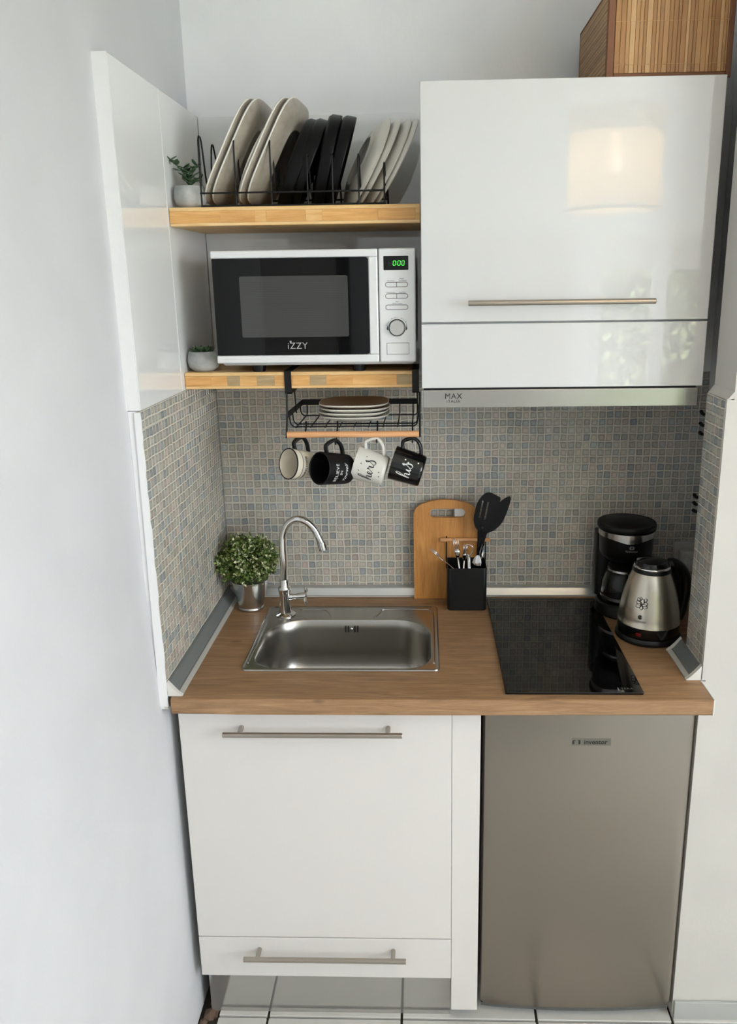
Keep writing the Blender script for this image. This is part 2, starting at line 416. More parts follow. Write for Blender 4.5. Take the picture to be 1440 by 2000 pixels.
# glossy white tiles above the mosaic
def panel(parent, a, b, name='wall_tile'):
    return obj(name, B(a, b, .0008, 1), tile_w, parent)
for x0, x1 in ((.0, .6), (.6, 1.2), (1.2, NX)):
    panel(wb, (x0 + .0005, .0, ZM + .001), (x1 - .0005, .0119, ZT))
for y0, y1 in ((-.299, -.0005), (YL + .002, -.301)):
    panel(wl, (XL + .001, y0, ZM + .001), (.0, y1, ZT))
gl = obj('joint', B((XL + .012, -.3009, ZM + .002), (.0007, -.2991, ZT), 0), trim_w, wl)
# mosaic faced tiles
def chip_mesh(nx, nz, w, h, seed):
    rnd = random.Random(seed); bm = NB(); cols = []
    pu, pv = w / nx, h / nz
    J = [[(rnd.uniform(-.055, .055) * pu if 0 < i < nx else 0, rnd.uniform(-.055, .055) * pv if 0 < j < nz else 0) for j in range(nz + 1)] for i in range(nx + 1)]
    pal = [(184, 180, 169), (190, 184, 172), (178, 175, 165), (192, 183, 172), (175, 175, 168), (186, 183, 175)]
    blue = [(164, 168, 168), (158, 163, 164), (170, 174, 172)]; pink = [(194, 182, 172), (190, 178, 168)]
    for i in range(nx):
        for j in range(nz):
            c = [Vector(((i + a) * pu + J[i + a][j + b][0], 0, (j + b) * pv + J[i + a][j + b][1])) for a, b in ((0, 0), (1, 0), (1, 1), (0, 1))]
            ctr = sum(c, Vector()) / 4; g = .0011 + rnd.uniform(0, .0005)
            rt = rnd.uniform(-.05, .05)
            def ins(d, y):
                out = []
                for p in c:
                    q = p - ctr; q = Vector((q.x - math.copysign(d, q.x), 0, q.z - math.copysign(d, q.z)))
                    q = Vector((q.x * math.cos(rt) - q.z * math.sin(rt), 0, q.x * math.sin(rt) + q.z * math.cos(rt)))
                    out.append(ctr + q + Vector((0, y, 0)))
                return out
            r_ = rnd.random(); base = rnd.choice(blue if r_ < .17 else pink if r_ < .27 else pal)
            k = rnd.uniform(.93, 1.05); base = tuple(x * k for x in base)
            dark = tuple(x * rnd.uniform(.80, .90) for x in base); edge = tuple(x * .95 for x in base)
            L = [ins(g, 0), ins(g + .0007, -.0012), ins(g + .0024, -.0012), ins(g + .0034, -.0007)]
            V = [[bm.verts.new(p) for p in l] for l in L]
            for A, D, cc in ((V[0], V[1], edge), (V[1], V[2], edge), (V[2], V[3], dark)):
                for q in range(4): bm.faces.new((A[q], A[(q + 1) % 4], D[(q + 1) % 4], D[q])); cols.append(cc)
            bm.faces.new(V[3]); cols.append(base)
    me = bpy.data.meshes.new('mosaic_chips'); bm.to_mesh(me); bm.free()
    at = me.attributes.new('Col', 'FLOAT_COLOR', 'FACE'); flat = []
    for c in cols: flat += list(s2l(c))
    at.data.foreach_set('color', flat); me.materials.append(chip_m.m); return me
cache = {}
def mosaic(parent, org, rz, w, h, seed):
    nx, nz = max(1, round(w / .0201)), max(1, round(h / .0205))
    key = (nx, nz, round(w, 3), round(h, 3), seed % 3)
    if key not in cache: cache[key] = chip_mesh(nx, nz, w - .0016, h - .0016, hash(key) & 0xffff)
    bm = B((0, .0, 0), (w, .0078, h), 0); 
    off = OFF[parent.name]
    me_key = ('s', round(w, 4), round(h, 4))
    if me_key not in cache:
        box(bm, (0, 0, 0), (.0001, .0001, .0001)); me = bpy.data.meshes.new('wall_tile'); bm.free()
        bm = B((.0003, 0, .0003), (w - .0003, .0078, h - .0003), 0); bm.to_mesh(me); me.materials.append(grout.m); cache[me_key] = me
    bm.free()
    t = inst('wall_tile', cache[me_key], parent, org, rz)
    c = bpy.data.objects.new('mosaic_chips', cache[key]); COL.objects.link(c); c.parent = t; c.location = (.0008, 0, .0008); c['kind'] = 'stuff'
zr = [(ZC - .03, 1.1735), (1.1735, 1.4805), (1.4805, ZM)]
sd = 0
for (z0, z1) in zr:
    for x0, x1 in ((.0, .0833), (.0833, .2838), (.2838, .4843), (.4843, .6848), (.6848, .8853), (.8853, 1.0858), (1.0858, NX)):
        sd += 1; mosaic(wb, (x0, .0015, z0), 0, x1 - x0, z1 - z0, sd)
    for y0, y1 in ((YL, -.40), (-.40, -.20), (-.20, 0)):
        sd += 1; mosaic(wl, (-.0015, y0, z0), R(90), y1 - y0, z1 - z0, sd)
    sd += 1; mosaic(wr, (XR, YPB, z0), R(-90), YPB - YP - .0046, z1 - z0, sd)
fill = obj('tile_backing', B((XL + .0005, YL + .001, ZC - .03), (-.0094, .011, ZM)), trim_w, wl)
# white painted edges of the tiling, facing the room
def edge_strip(x0a, x1a, x0b, x1b, z0, z1, y0, y1, n=26, amp=.0012, seed=1):
    rnd = random.Random(seed); loops = []
    for i in range(n + 1):
        t = i / n; z = z0 + (z1 - z0) * t; w = rnd.uniform(-amp, amp) if 0 < i < n else 0
        a = x0a + (x0b - x0a) * t; b = x1a + (x1b - x1a) * t
        loops.append([Vector((a, y1, z)), Vector((a, y0, z)), Vector((b + w, y0, z)), Vector((b + w, y1, z))])
    return rings_mesh(NB(), loops, True, True)
struct('trim_1', edge_strip(XL - .004, -.0003, XL - .004, .0004, ZM + .002, ZT, YL - .0025, YL + .0015, amp=.0002), trim_w)
struct('trim_4', edge_strip(XL + .008, .0010, XL + .014, -.0003, ZC - .022, ZM - .002, YL - .003, YL + .0005, 40, .0012, 4), trim_w)
# sealing strips on the worktop
def seal(name, poly_front, a, b, plane, m_face, lip, capped):
    o = struct(name, prism(NB(), poly_front, a, b, plane), m_face); return o
def strip_profile(s=1): return [(0, 0), (.0275 * s, 0), (.0275 * s, .0035), (.019 * s, .008), (.012 * s, .0165), (.004 * s, .028), (0, .031)]
s1 = struct('trim_5', prism(NB(), [(.0006 + u, ZC + .0004 + v) for u, v in strip_profile()], YL + .012, -.031, 'xz'), strip_grey)
obj('lip', prism(NB(), [(.0225, ZC + .0006), (.0310, ZC + .0006), (.0310, ZC + .003), (.0225, ZC + .0072)], YL + .012, -.031, 'xz'), strip_edge, s1)
obj('end_cap', prism(NB(), [(.0006, ZC + .0006), (.0312, ZC + .0006), (.022, ZC + .0075), (.013, ZC + .018), (.0006, ZC + .033)], YL + .001, YL + .012, 'xz'), cap_m, s1)
s2 = struct('trim_6', prism(NB(), [(-.0006, ZC + .0004), (-.0225, ZC + .0004), (-.0225, ZC + .0050), (-.0165, ZC + .0085), (-.0150, ZC + .0205), (-.0095, ZC + .0255), (-.0006, ZC + .0262)], .001, NX - .002, 'yz'), alu, auto=80)
obj('lip', prism(NB(), [(-.021, ZC + .0006), (-.0263, ZC + .0006), (-.0263, ZC + .0032), (-.021, ZC + .0055)], .031, NX - .002, 'yz'), strip_edge, s2)
s3 = struct('trim_7', prism(NB(), [(XR - .0016 - u, ZC + .0004 + v) for u, v in strip_profile()], -.492, -.362, 'xz'), strip_grey)
obj('lip', prism(NB(), [(XR - .0235, ZC + .0006), (XR - .033, ZC + .0006), (XR - .033, ZC + .003), (XR - .0235, ZC + .0072)], -.492, -.362, 'xz'), strip_edge, s3)
for a, b in ((-.5025, -.492), (-.362, -.352)):
    obj('end_cap', prism(NB(), [(XR - .0016, ZC + .0006), (XR - .0335, ZC + .0006), (XR - .024, ZC + .0085), (XR - .014, ZC + .019), (XR - .0016, ZC + .034)], a, b, 'xz'), cap_m, s3)
# baseboard of the right wall
struct('baseboard_right', B((XR + .003, YP - .008, 0), (3.19, YP - .0004, .0505), .001, 1), base_m)

# ------------------------------------------------------------------ the rest of the room (seen in reflections)
struct('wall_rear', (lambda bm: (box(bm, (-1.6, -4.1, 0), (1.60, -4.0, CEIL)), box(bm, (2.54, -4.1, 0), (3.3, -4.0, CEIL)), box(bm, (1.60, -4.1, 2.1), (2.54, -4.0, CEIL)), box(bm, (1.60, -4.1, 0), (2.54, -4.0, .1)))[0])(NB()), wall_m)
struct('wall_side', (lambda bm: (box(bm, (3.2, -4.0, 0), (3.3, -3.9, CEIL)), box(bm, (3.2, -1.8, 0), (3.3, -.39, CEIL)), box(bm, (3.2, -3.9, 2.62), (3.3, -1.8, CEIL)), box(bm, (3.2, -3.9, 0), (3.3, -1.8, .85)))[0])(NB()), wall_m)
struct('wall_hall', B((-1.6, -1.45, 0), (XL - .10, -1.35, CEIL)), wall_m)
struct('wall_hall_side', B((-1.7, -4.1, 0), (-1.6, -1.35, CEIL)), wall_m)
def glazed(name, axis, c0, c1, z0, z1, d, n, blind=None):
    """window with n sashes between c0 and c1; axis x: plane y=d, axis y: plane x=d"""
    def P(c, e, z): return (c, d + e, z) if axis == 'x' else (d + e, c, z)
    fr = NB(); t = .05
    for a, b in ((c0, c0 + t), (c1 - t, c1)): box(fr, P(a, -.02, z0), P(b, .02, z1))
    for a, b in ((z0, z0 + t), (z1 - t, z1)): box(fr, P(c0 + t, -.02, a), P(c1 - t, .02, b))
    w = struct(name, fr, trim_w)
    sw = (c1 - c0 - 2 * t) / n
    for k in range(n):
        a = c0 + t + k * sw; b = a + sw; sb = NB()
        for p, q in ((a, a + .045), (b - .045, b)): box(sb, P(p, -.015, z0 + t), P(q, .025, z1 - t))
        for p, q in ((z0 + t, z0 + t + .06), (z1 - t - .045, z1 - t)): box(sb, P(a + .045, -.015, p), P(b - .045, .025, q))
        s = obj('sash', sb, trim_w, w)
        obj('pane', B(P(a + .04, .003, z0 + t + .05), P(b - .04, .006, z1 - t - .04)), pane_m, s)
        if blind: obj('roller_blind', B(P(a + .05, .010, z1 - t - blind), P(b - .05, .014, z1 - t - .05)), door_m, s)
    return w
glazed('window_1', 'x', 1.60, 2.54, .1, 2.1, -4.05, 2, .25)
glazed('window_2', 'y', -3.9, -1.8, .85, 2.62, 3.25, 2)
dr = struct('door_1', B((-.52, -3.995, .01), (-.02, -3.955, 2.02), .003), door_m)
obj('door_frame', join_bm(B((-.60, -3.998, 0), (-.535, -3.94, 2.1)), B((-.005, -3.998, 0), (.06, -3.94, 2.1)), B((-.535, -3.998, 2.035), (-.005, -3.94, 2.1))), ink_soft, dr)
obj('handle', tube(NB(), [(-.07, -3.953, 1.05), (-.07, -3.90, 1.05), (-.17, -3.90, 1.05)], .010), blk_metal, dr)
struct('door_2', B((.66, -3.997, .01), (1.50, -3.95, 2.02), .003), Mat('wardrobe grey', (196, 192, 188), .5))

# pendant lamp hanging in the room behind the camera
LX, LY, LZ = 1.235, -1.74, 2.16
t = thing('pendant_lamp', 'white linen drum pendant lamp, lit, mirrored in the glossy overhead door', 'lamp', (LX, LY, CEIL))
rr, hh = .163, .168
obj('lamp_shade', lathe(NB(), [(rr, -hh), (rr, hh - .085), (rr - .002, hh - .085), (rr - .002, -hh)], 64, (LX, LY, LZ), closed_prof=True), shade_m, t, smooth=False, auto=40)
bnd = NB()
for k in range(5):
    z = hh - .082 + k * .017; lathe(bnd, [(rr + .0015, z), (rr + .0015, z + .012), (rr - .003, z + .012), (rr - .003, z)], 64, (LX, LY, LZ), closed_prof=True)
for k in range(64):
    a = 2 * math.pi * k / 64; box(bnd, (LX + rr * math.cos(a) - .002, LY + rr * math.sin(a) - .002, LZ + hh - .084), (LX + rr * math.cos(a) + .002, LY + rr * math.sin(a) + .002, LZ + hh))
obj('lace_band', bnd, shade_rim, t)
obj('bottom_rim', lathe(NB(), [(rr + .002, -hh - .004), (rr + .002, -hh + .008), (rr - .003, -hh + .008), (rr - .003, -hh - .004)], 64, (LX, LY, LZ), closed_prof=True), shade_rim, t)
obj('cord', tube(NB(), [(LX, LY, LZ + .09), (LX, LY, CEIL - .02)], .003, 8), white_ink, t)
obj('ceiling_rose', lathe(NB(), [(0, -.03), (.04, -.03), (.05, 0), (0, 0)], 24, (LX, LY, CEIL)), white_ink, t)
obj('bulb', lathe(NB(), [(0, -.035), (.018, -.028), (.028, 0), (.02, .025), (.012, .045), (0, .045)], 20, (LX, LY, LZ + .045)), bulb_m, t, smooth=True)
obj('spider', join_bm(*[tube(NB(), [(LX, LY, LZ + .09), (LX + rr * math.cos(a), LY + rr * math.sin(a), LZ + hh - .01)], .002, 6) for a in (0, 2.1, 4.2)]), handle_m, t)
lamp('bulb_light', 'POINT', (LX, LY, LZ - .01), (0, 0, 0), 7, (1, .86, .70), shadow_soft_size=.03)

# garden outside
obj_g = struct('ground', B((-6, -12, -.3), (12, -4.12, -.14)), grass_m)
def tree(x, y, h, r, seed, label):
    rnd = random.Random(seed); t = thing('tree', label, 'tree', (x, y, -.14))
    obj('trunk_or_backing', tube(NB(), crom([(x, y, -.14), (x + .05, y, h * .4), (x, y - .05, h * .75)], 4), [.08 - .05 * i / 8 for i in range(9)], 8), bark, t)
    bm = NB()
    for k in range(1500):
        d = Vector([rnd.gauss(0, 1) for _ in range(3)]).normalized() * r * rnd.random() ** .4
        c = Vector((x, y, h * .62)) + Vector((d.x, d.y * .7, d.z * 1.25)); u = Vector([rnd.gauss(0, 1) for _ in range(3)]).normalized(); w = u.orthogonal().normalized()
        s = rnd.uniform(.04, .08)
        v = [bm.verts.new(c + u * s * a + w * s * .5 * b) for a, b in ((-1, 0), (0, -1), (1, 0), (0, 1))]; bm.faces.new(v)
    o = obj('foliage', bm, tree_m, t); o['kind'] = 'stuff'
tree(1.9, -7.2, 3.6, 1.2, 1, 'leafy green garden tree outside the rear window')
t = thing('hedge', 'tall clipped green hedge outside the rear window', 'hedge', (2.6, -5.4, -.14)); rnd = random.Random(21); bm = NB()
for k in range(9000):
    c = Vector((rnd.uniform(.6, 4.4), -5.3 - rnd.random() ** 2 * .5, rnd.uniform(-.1, 3.0) + rnd.gauss(0, .12))); u = Vector([rnd.gauss(0, 1) for _ in range(3)]).normalized(); w = u.orthogonal().normalized(); q = rnd.uniform(.04, .075)
    bm.faces.new([bm.verts.new(c + u * q * a + w * q * .5 * b) for a, b in ((-1, 0), (0, -1), (1, 0), (0, 1))])
o = obj('foliage', bm, tree_m, t); o['kind'] = 'stuff'
obj('trunk_or_backing', B((.7, -5.75, -.14), (4.3, -5.65, 2.7)), bark, t)  # dark backing slab added behind the leaves to hold back bright sky

# ------------------------------------------------------------------ worktop with sink cut-out
def slab_cells(xs, ys, keep, z0, z1):
    bm = NB(); V = {}
    def v(i, j):
        if (i, j) not in V: V[i, j] = bm.verts.new((xs[i], ys[j], z1))
        return V[i, j]
    for i in range(len(xs) - 1):
        for j in range(len(ys) - 1):
            if keep((xs[i] + xs[i + 1]) / 2, (ys[j] + ys[j + 1]) / 2): bm.faces.new((v(i, j), v(i + 1, j), v(i + 1, j + 1), v(i, j + 1)))
    r = bmesh.ops.extrude_face_region(bm, geom=bm.faces[:])
    for q in [e for e in r['geom'] if isinstance(e, bmesh.types.BMVert)]: q.co.z = z0
    return bm
XW = XR - .003
wt = slab_cells([.0085, .148, .562, XW, NX - .001], [-.589, -.452, YPB + .002, -.180, .0], lambda x, y: not (.148 < x < .562 and -.452 < y < -.18) and not (x > XW and y < YPB), ZC - CT, ZC)
es = [e for e in wt.edges if all(abs(v.co.y + .589) < 1e-5 for v in e.verts) and abs(e.verts[0].co.z - e.verts[1].co.z) < 1e-6]
bmesh.ops.bevel(wt, geom=es, offset=.005, segments=4, profile=.5, affect='EDGES')
o = obj('worktop', wt, oak, None, loc=(.0085, -.589, ZC - CT), auto=40)
tag(o, 'oak-look laminate worktop holding the sink and the black hob', 'worktop')
struct('trim_8', B((XW + .0004, -.5885, ZC - CT), (XW + .0032, YP - .0005, ZC + .0008), .0005, 1), cap_m)

# ------------------------------------------------------------------ lower cabinet
x0, x1, yc, zb0, zb1 = .006, .6035, -.5436, .1461, .2583
t = thing('lower_cabinet', 'white lower cabinet with bar handles under the sink', 'cabinet', (x0, yc, 0))
obj('carcass', join_bm(B((x0, yc + .02, .147), (x0 + .018, -.01, ZC - CT - .0005)), B((x1 - .018, yc + .02, .147), (x1, -.01, ZC - CT - .0005)), B((x0 + .018, yc + .02, .147), (x1 - .018, -.01, .165)), B((x0 + .018, -.016, .118), (x1 - .018, -.01, ZC - CT - .1))), satin_w, t)
def bar_handle(parent, xa, xb, y_face, y_bar, z, px, r=.006):
    h = obj('handle', tube(NB(), [(xa, y_bar, z), (xa + .001, y_bar, z), (xb - .001, y_bar, z), (xb, y_bar, z)], [r * .9, r, r, r * .9], 20), handle_m, parent, auto=40)
    for k, x in enumerate(px):
        obj('handle_post', tube(NB(), [(x, y_face - .0002, z), (x, y_bar + r * .4, z)], .0052, 14), handle_m, h, auto=40)
d = obj('door', B((x0, yc, zb1 + .0015), (x1, yc + .018, ZC - CT - .004), .0012), satin_w, t)
bar_handle(t, .1099, .4969, yc, -.575, .8145, (.1445, .4655))
d = obj('drawer', B((x0, yc, zb0), (x1, yc + .018, zb1 - .0015), .0012), satin_w, t)
bar_handle(t, .118, .4985, yc, -.575, .225, (.150, .4675))
obj('plinth', B((x0 + .004, -.507, .0005), (x1, -.492, .1465)), plinth_m, t)
# narrow panel beside the cabinet
o = obj('filler_panel', B((.6045, yc + .006, .047), (.6670, yc + .024, ZC - CT - .001), .001), satin_w, None, loc=(.6045, yc + .006, .047))
tag(o, 'narrow white filler panel between the lower cabinet and the fridge', 'panel')
# ------------------------------------------------------------------ fridge
fx0, fx1, yf = .6755, 1.1385, -.5123
t = thing('fridge', 'small grey stainless undercounter fridge right of the white cabinet', 'fridge', (fx0, -.46, 0))
obj('body', B((fx0 + .003, -.452, .02), (fx1 - .003, -.03, .845), .004), Mat('fridge side grey', (84, 84, 82), .5), t)
n = 24; fl = []
def bow(x): u = (x - fx0) / (fx1 - fx0) * 2 - 1; return yf + .006 - .012 * (1 - u * u)
zf0, zf1 = .034, .846; rc = .016
out = rrect(fx0, zf0, fx1, zf1, rc, 5)
# densify the long horizontal edges so that the bowed front follows
dense = []
for i, (u, v) in enumerate(out):
    u2, v2 = out[(i + 1) % len(out)]; dense.append((u, v)); k = int(abs(u2 - u) / .03)
    for q in range(1, k): dense.append((u + (u2 - u) * q / k, v + (v2 - v) * q / k))
def inset(p, s):
    cx, cz = (fx0 + fx1) / 2, (zf0 + zf1) / 2
    return (p[0] - math.copysign(min(s, abs(p[0] - cx)), p[0] - cx), p[1] - math.copysign(s, p[1] - cz))
bm = NB(); loops = []
for s, dy in ((0, .045), (0, .004), (.0015, .001), (.004, 0)):
    loops.append([Vector((inset(p, s)[0], bow(inset(p, s)[0]) + dy if dy < .04 else -.457, inset(p, s)[1])) for p in dense])
rings_mesh(bm, loops, True, False)
# front skin as columns
last = [v for v in bm.verts][-len(dense):]
tops = sorted([v for v in last if v.co.z > (zf0 + zf1) / 2], key=lambda v: v.co.x); bots = sorted([v for v in last if v.co.z <= (zf0 + zf1) / 2], key=lambda v: v.co.x)
for a, b, c, d_ in zip(tops, tops[1:], bots[1:], bots): bm.faces.new((a, b, c, d_))
obj('door', bm, fridge_m, t, auto=50)
obj('door_edge', prism(NB(), [(fx0 + (fx1 - fx0) * k / 20, bow(fx0 + (fx1 - fx0) * k / 20) + .0035) for k in range(21)] + [(fx1, -.459), (fx0, -.459)], zf1 + .0004, zf1 + .012, 'xy'), Mat('fridge top trim', (104, 104, 100), .45), t)
obj('door_foot', prism(NB(), [(fx0 + .004 + (fx1 - fx0 - .008) * k / 20, bow(fx0 + (fx1 - fx0) * k / 20) + .004) for k in range(21)] + [(fx1 - .004, -.459), (fx0 + .004, -.459)], zf0 - .010, zf0 - .0004, 'xy'), Mat('fridge foot trim', (92, 92, 88), .45), t)
obj('gasket', B((fx0 + .006, -.4568, .04), (fx1 - .006, -.4522, .842)), dark_gap, t)
for x in (fx0 + .04, fx1 - .04):
    for y in (-.42, -.08): obj('foot', lathe(NB(), [(0, 0), (.016, 0), (.014, .02), (0, .02)], 16, (x, y, .0004)), blk_pl, t)
lxc = .9116
lg = front_text('inventor', .0150, lxc + .0095, bow(lxc) - .0007, .7658, bold=.0003, spacing=1.0)
obj('logo_lettering', lg, ink, t)
bd = NB()
for pts in ([(lxc - .0345, .7700), (lxc - .0385, .7690), (lxc - .0392, .7655), (lxc - .0388, .7610)], [(lxc - .0295, .7698), (lxc - .0262, .7700), (lxc - .0258, .7655), (lxc - .0260, .7610)]):
    ribbon(bd, pts, .0016)
obj('logo_mark', bm_map(bd, lambda c: Vector((c.x, bow(c.x) - .0007, c.y))), ink, t)
obj('logo_plate', bm_map(B((lxc - .042, 0, .757), (lxc + .0435, .001, .7755), .0003, 1), lambda c: Vector((c.x, bow(c.x) - .0005 + c.y, c.z))), Mat('logo plate', (128, 123, 116), .4, .8), t)

# ------------------------------------------------------------------ overhead cabinet and hood
ox0, ox1, yo = .5428, 1.1409, -.3702
z4, z3, z2, z1_ = 1.4865, 1.5284, 1.6671, 2.1348
t = thing('overhead_cabinet', 'glossy white overhead cabinet with a long bar handle, above the hood', 'cabinet', (ox0, yo, z3))
obj('carcass', B((ox0 + .001, yo + .019, z3 + .001), (ox1 - .001, -.0006, z1_ - .001), .001, 1), Mat('cabinet carcass white', (224, 224, 222), .45), t)
d = obj('door', B((ox0, yo, z2 + .0022), (ox1, yo + .018, z1_), .0013, 3), gloss_w, t, auto=30)
bar_handle(t, .6397, 1.022, yo, -.402, 1.7085, (.672, .990), .0058)
obj('lower_panel', B((ox0, yo, z3 + .0018), (ox1, yo + .018, z2 - .0018), .0013, 3), gloss_w, t, auto=30)
t = thing('range_hood', 'stainless steel slide-out range hood under the overhead cabinet', 'range hood', (ox0, yo, z4))
obj('front_panel', B((ox0 + .002, yo + .006, z4), (ox1 - .005, yo + .020, z3 - .003), .0015), steel, t)
obj('body', B((ox0 + .004, yo + .0205, z4 + .003), (ox1 - .006, -.06, z3 - .0005), .001), Mat('hood grey', (70, 70, 70), .5, .5), t)
obj('filter', B((ox0 + .03, yo + .05, z4 - .001), (ox1 - .03, -.09, z4 + .0025)), Mat('hood filter', (120, 120, 118), .5, .8), t)
obj('end_cap', B((ox0 - .0008, yo + .004, z4 - .0005), (ox0 + .0018, yo + .021, z3 - .003), .001), Mat('hood end cap', (150, 150, 148), .4, .4), t)
obj('lettering', join_bm(front_text('MAX', .0170, .611, yo + .0055, 1.5112, bold=.0, spacing=1.08), front_text('ITALIA', .0088, .611, yo + .0055, 1.5003, bold=.0, spacing=1.15)), ink, t)

# ------------------------------------------------------------------ bamboo storage box on the cabinet
bx0, bx1, by0, by1, bz0, bz1 = .912, 1.155, -.342, -.036, z1_ + .0006, 2.3005
t = thing('storage_box', 'bamboo slat storage box with brown fabric edges on top of the overhead cabinet', 'box', (bx0, by0, bz0))
obj('liner', B((bx0 + .004, by0 + .004, bz0), (bx1 - .004, by1 - .004, bz1 - .004)), box_trim, t)
obj('binding', join_bm(*[B(a, b, .0015, 1) for a, b in (
    ((bx0 - .001, by0 - .001, bz0), (bx0 + .013, by0 + .0042, bz1)), ((bx0 - .001, by0 + .0043, bz0), (bx0 + .0042, by0 + .012, bz1)),
    ((bx1 - .010, by0 - .001, bz0), (bx1 + .001, by0 + .006, bz1)), ((bx0 + .013, by0 - .001, bz0), (bx1 - .01, by0 + .0042, bz0 + .011)),
    ((bx0 - .001, by1 - .006, bz0), (bx0 + .0042, by1, bz1)), ((bx0 - .001, by0 + .012, bz0), (bx0 + .0042, by1 - .006, bz0 + .007)),
    ((bx0 - .001, by0, bz1 - .004), (bx1, by1, bz1)))]), box_trim, t)
rnd = random.Random(11); x = bx0 + .0135; sl = {}
while x < bx1 - .0105:
    w = rnd.choice((.0062, .0078, .0092, .0105)); w = min(w, bx1 - .0102 - x)
    if w < .003: break
    mi = rnd.choice((0, 0, 0, 1, 1, 2)); obj('slat', B((x + .0003, by0 - .0005 - rnd.uniform(0, .0006), bz0 + .011), (x + w - .0003, by0 + .0035, bz1 - .005), .0004, 1), slat_ms[mi], t); x += w
z = bz0 + .0075
while z < bz1 - .0055:
    w = rnd.choice((.007, .009)); w = min(w, bz1 - .005 - z)
    if w < .003: break
    obj('slat', B((bx0 - .0004 - rnd.uniform(0, .0005), by0 + .0125, z + .0003), (bx0 + .0035, by1 - .0065, z + w - .0003), .0006, 1), side_ms[rnd.choice((0, 1))], t); z += w
st = NB()
for z in (bz0 + .026, bz0 + .103): tube(st, [(bx0 + .013, by0 - .0014, z), (bx1 - .01, by0 - .0014, z)], .0005, 5)
obj('stitching', st, slat_ms[2], t)

# ------------------------------------------------------------------ pine shelves
def shelf(x0, x1, y0, z1, th, label, widths, seed):
    t = thing('wall_shelf', label, 'shelf', (x0, y0, z1 - th)); l = .0085
    obj('top_layer', B((x0, y0, z1 - l), (x1, -.0006, z1), .0012, 1), pine_l, t)
    obj('bottom_layer', B((x0, y0, z1 - th), (x1, -.0006, z1 - th + l * .8), .0012, 1), pine_l, t)
    x = x0; rnd = random.Random(seed); i = 0
    for w, mi in widths:
        xe = min(x + w, x1)
        obj('core_block', B((x + .0001, y0 + .0004 + rnd.uniform(0, .0002), z1 - th + l * .8 + .0001), (xe - .0001, -.001, z1 - l - .0001)), pine_cores[mi], t); x = xe
        if x >= x1 - 1e-4: break
    return t
Z1, Z2 = 1.9136, 1.5583
shelf(.0012, .5415, -.2944, Z1, .0386, 'upper pine wall shelf, under the plate rack', ((.11, 2), (.075, 0), (.025, 3), (.085, 0), (.035, 3), (.12, 2), (.08, 0), (.1, 3)), 3)
shelf(.0012, .5215, -.277, Z2, .0375, 'lower pine wall shelf, under the microwave', ((.060, 0), (.037, 2), (.029, 1), (.039, 3), (.041, 1), (.040, 0), (.040, 2), (.038, 1), (.060, 0), (.100, 2), (.04, 1)), 4)

# ------------------------------------------------------------------ microwave
mx0, mx1, mf, mz0, mz1 = .0905, .5303, -.322, 1.5825, 1.8225
t = thing('microwave', 'silver microwave oven with black glass door on the lower shelf', 'microwave', (mx0, mf, Z2))
obj('case', B((mx0 + .004, mf + .03, mz0 - .008), (mx1 - .004, -.03, mz1 - .004), .006), Mat('microwave case', (196, 197, 198), .4, .3), t, auto=30)
dxr = .4505
# door frame with raised top and bottom, recessed glass
def mwy(u): return mf
df = NB()
box(df, (mx0, mf + .004, mz0), (dxr, mf + .0295, mz1), .0035, 3)
obj('door', df, mw_body, t, auto=40)
for (a, b) in (((mx0 + .0002, mf - .003, mz1 - .0165), (dxr - .001, mf + .004, mz1 - .0006)), ((mx0 + .0002, mf - .003, mz0 + .0006), (dxr - .001, mf + .004, mz0 + .0175)), ((.4295, mf - .002, mz0 + .0176), (dxr - .001, mf + .004, mz1 - .0166))):
    obj('door_rail', B(a, b, .003, 3), mw_body, t, auto=40)
g = prism(NB(), rrect(mx0 + .0022, mz0 + .018, .429, mz1 - .017, (.006, .001, .001, .006), 4), mf - .001, mf + .004, 'xz'); obj('door_glass', g, mw_glass, t)
wn = obj('door_window', prism(NB(), rrect(.150, 1.639, .3845, 1.7685, .004, 3), mf - .0014, mf - .0008, 'xz'), mw_win, t)
sn = NB()
for k in range(34): box(sn, (.151, mf - .0016, 1.641 + k * .00375), (.3835, mf - .00135, 1.641 + k * .00375 + .0009))
o = obj('screen_lines', sn, Mat('window screen line', (72, 72, 72), .1), wn); o['kind'] = 'stuff'
obj('control_panel', B((dxr + .0012, mf - .002, mz0), (mx1, mf + .0295, mz1), .0035, 3), mw_body, t, auto=40)
py = mf - .002
ds = obj('display', prism(NB(), rrect(.4625, 1.7775, .5155, 1.8065, .0008, 1), py - .0008, py + .001, 'xz'), mw_glass, t)
def seg7(x, z, w, h, on, m_list, bm):
    th = w * .2; sh = .12
    S = {'a': (0, h, w, h), 'd': (0, 0, w, 0), 'g': (0, h / 2, w, h / 2), 'f': (0, h / 2, 0, h), 'b': (w, h / 2, w, h), 'e': (0, 0, 0, h / 2), 'c': (w, 0, w, h / 2)}
    for k in on:
        a, b, c, d_ = S[k]
        if a == c: box(bm, (x + a - th / 2 + (b + d_) / 2 * sh, py - .0011, z + b + th * .4), (x + a + th / 2 + (b + d_) / 2 * sh, py - .00085, z + d_ - th * .4))
        else: box(bm, (x + a + th * .5 + b * sh, py - .0011, z + b - th / 2), (x + c - th * .5 + b * sh, py - .00085, z + b + th / 2))
b1 = NB(); b2 = NB(); zz = 1.7872; hh2 = .0092
seg7(.4735, zz, .0052, hh2, 'abcdefg', None, b2)
for xx in (.4825, .4925, .5010): seg7(xx, zz, .0052, hh2, 'abcdef', None, b1)
for z in (zz + .0025, zz + .0068): box(b1, (.4900, py - .0011, z - .0005), (.4910, py - .00085, z + .0005))
obj('digits', b1, led, ds); obj('unlit_digit', b2, dim_ink, ds)
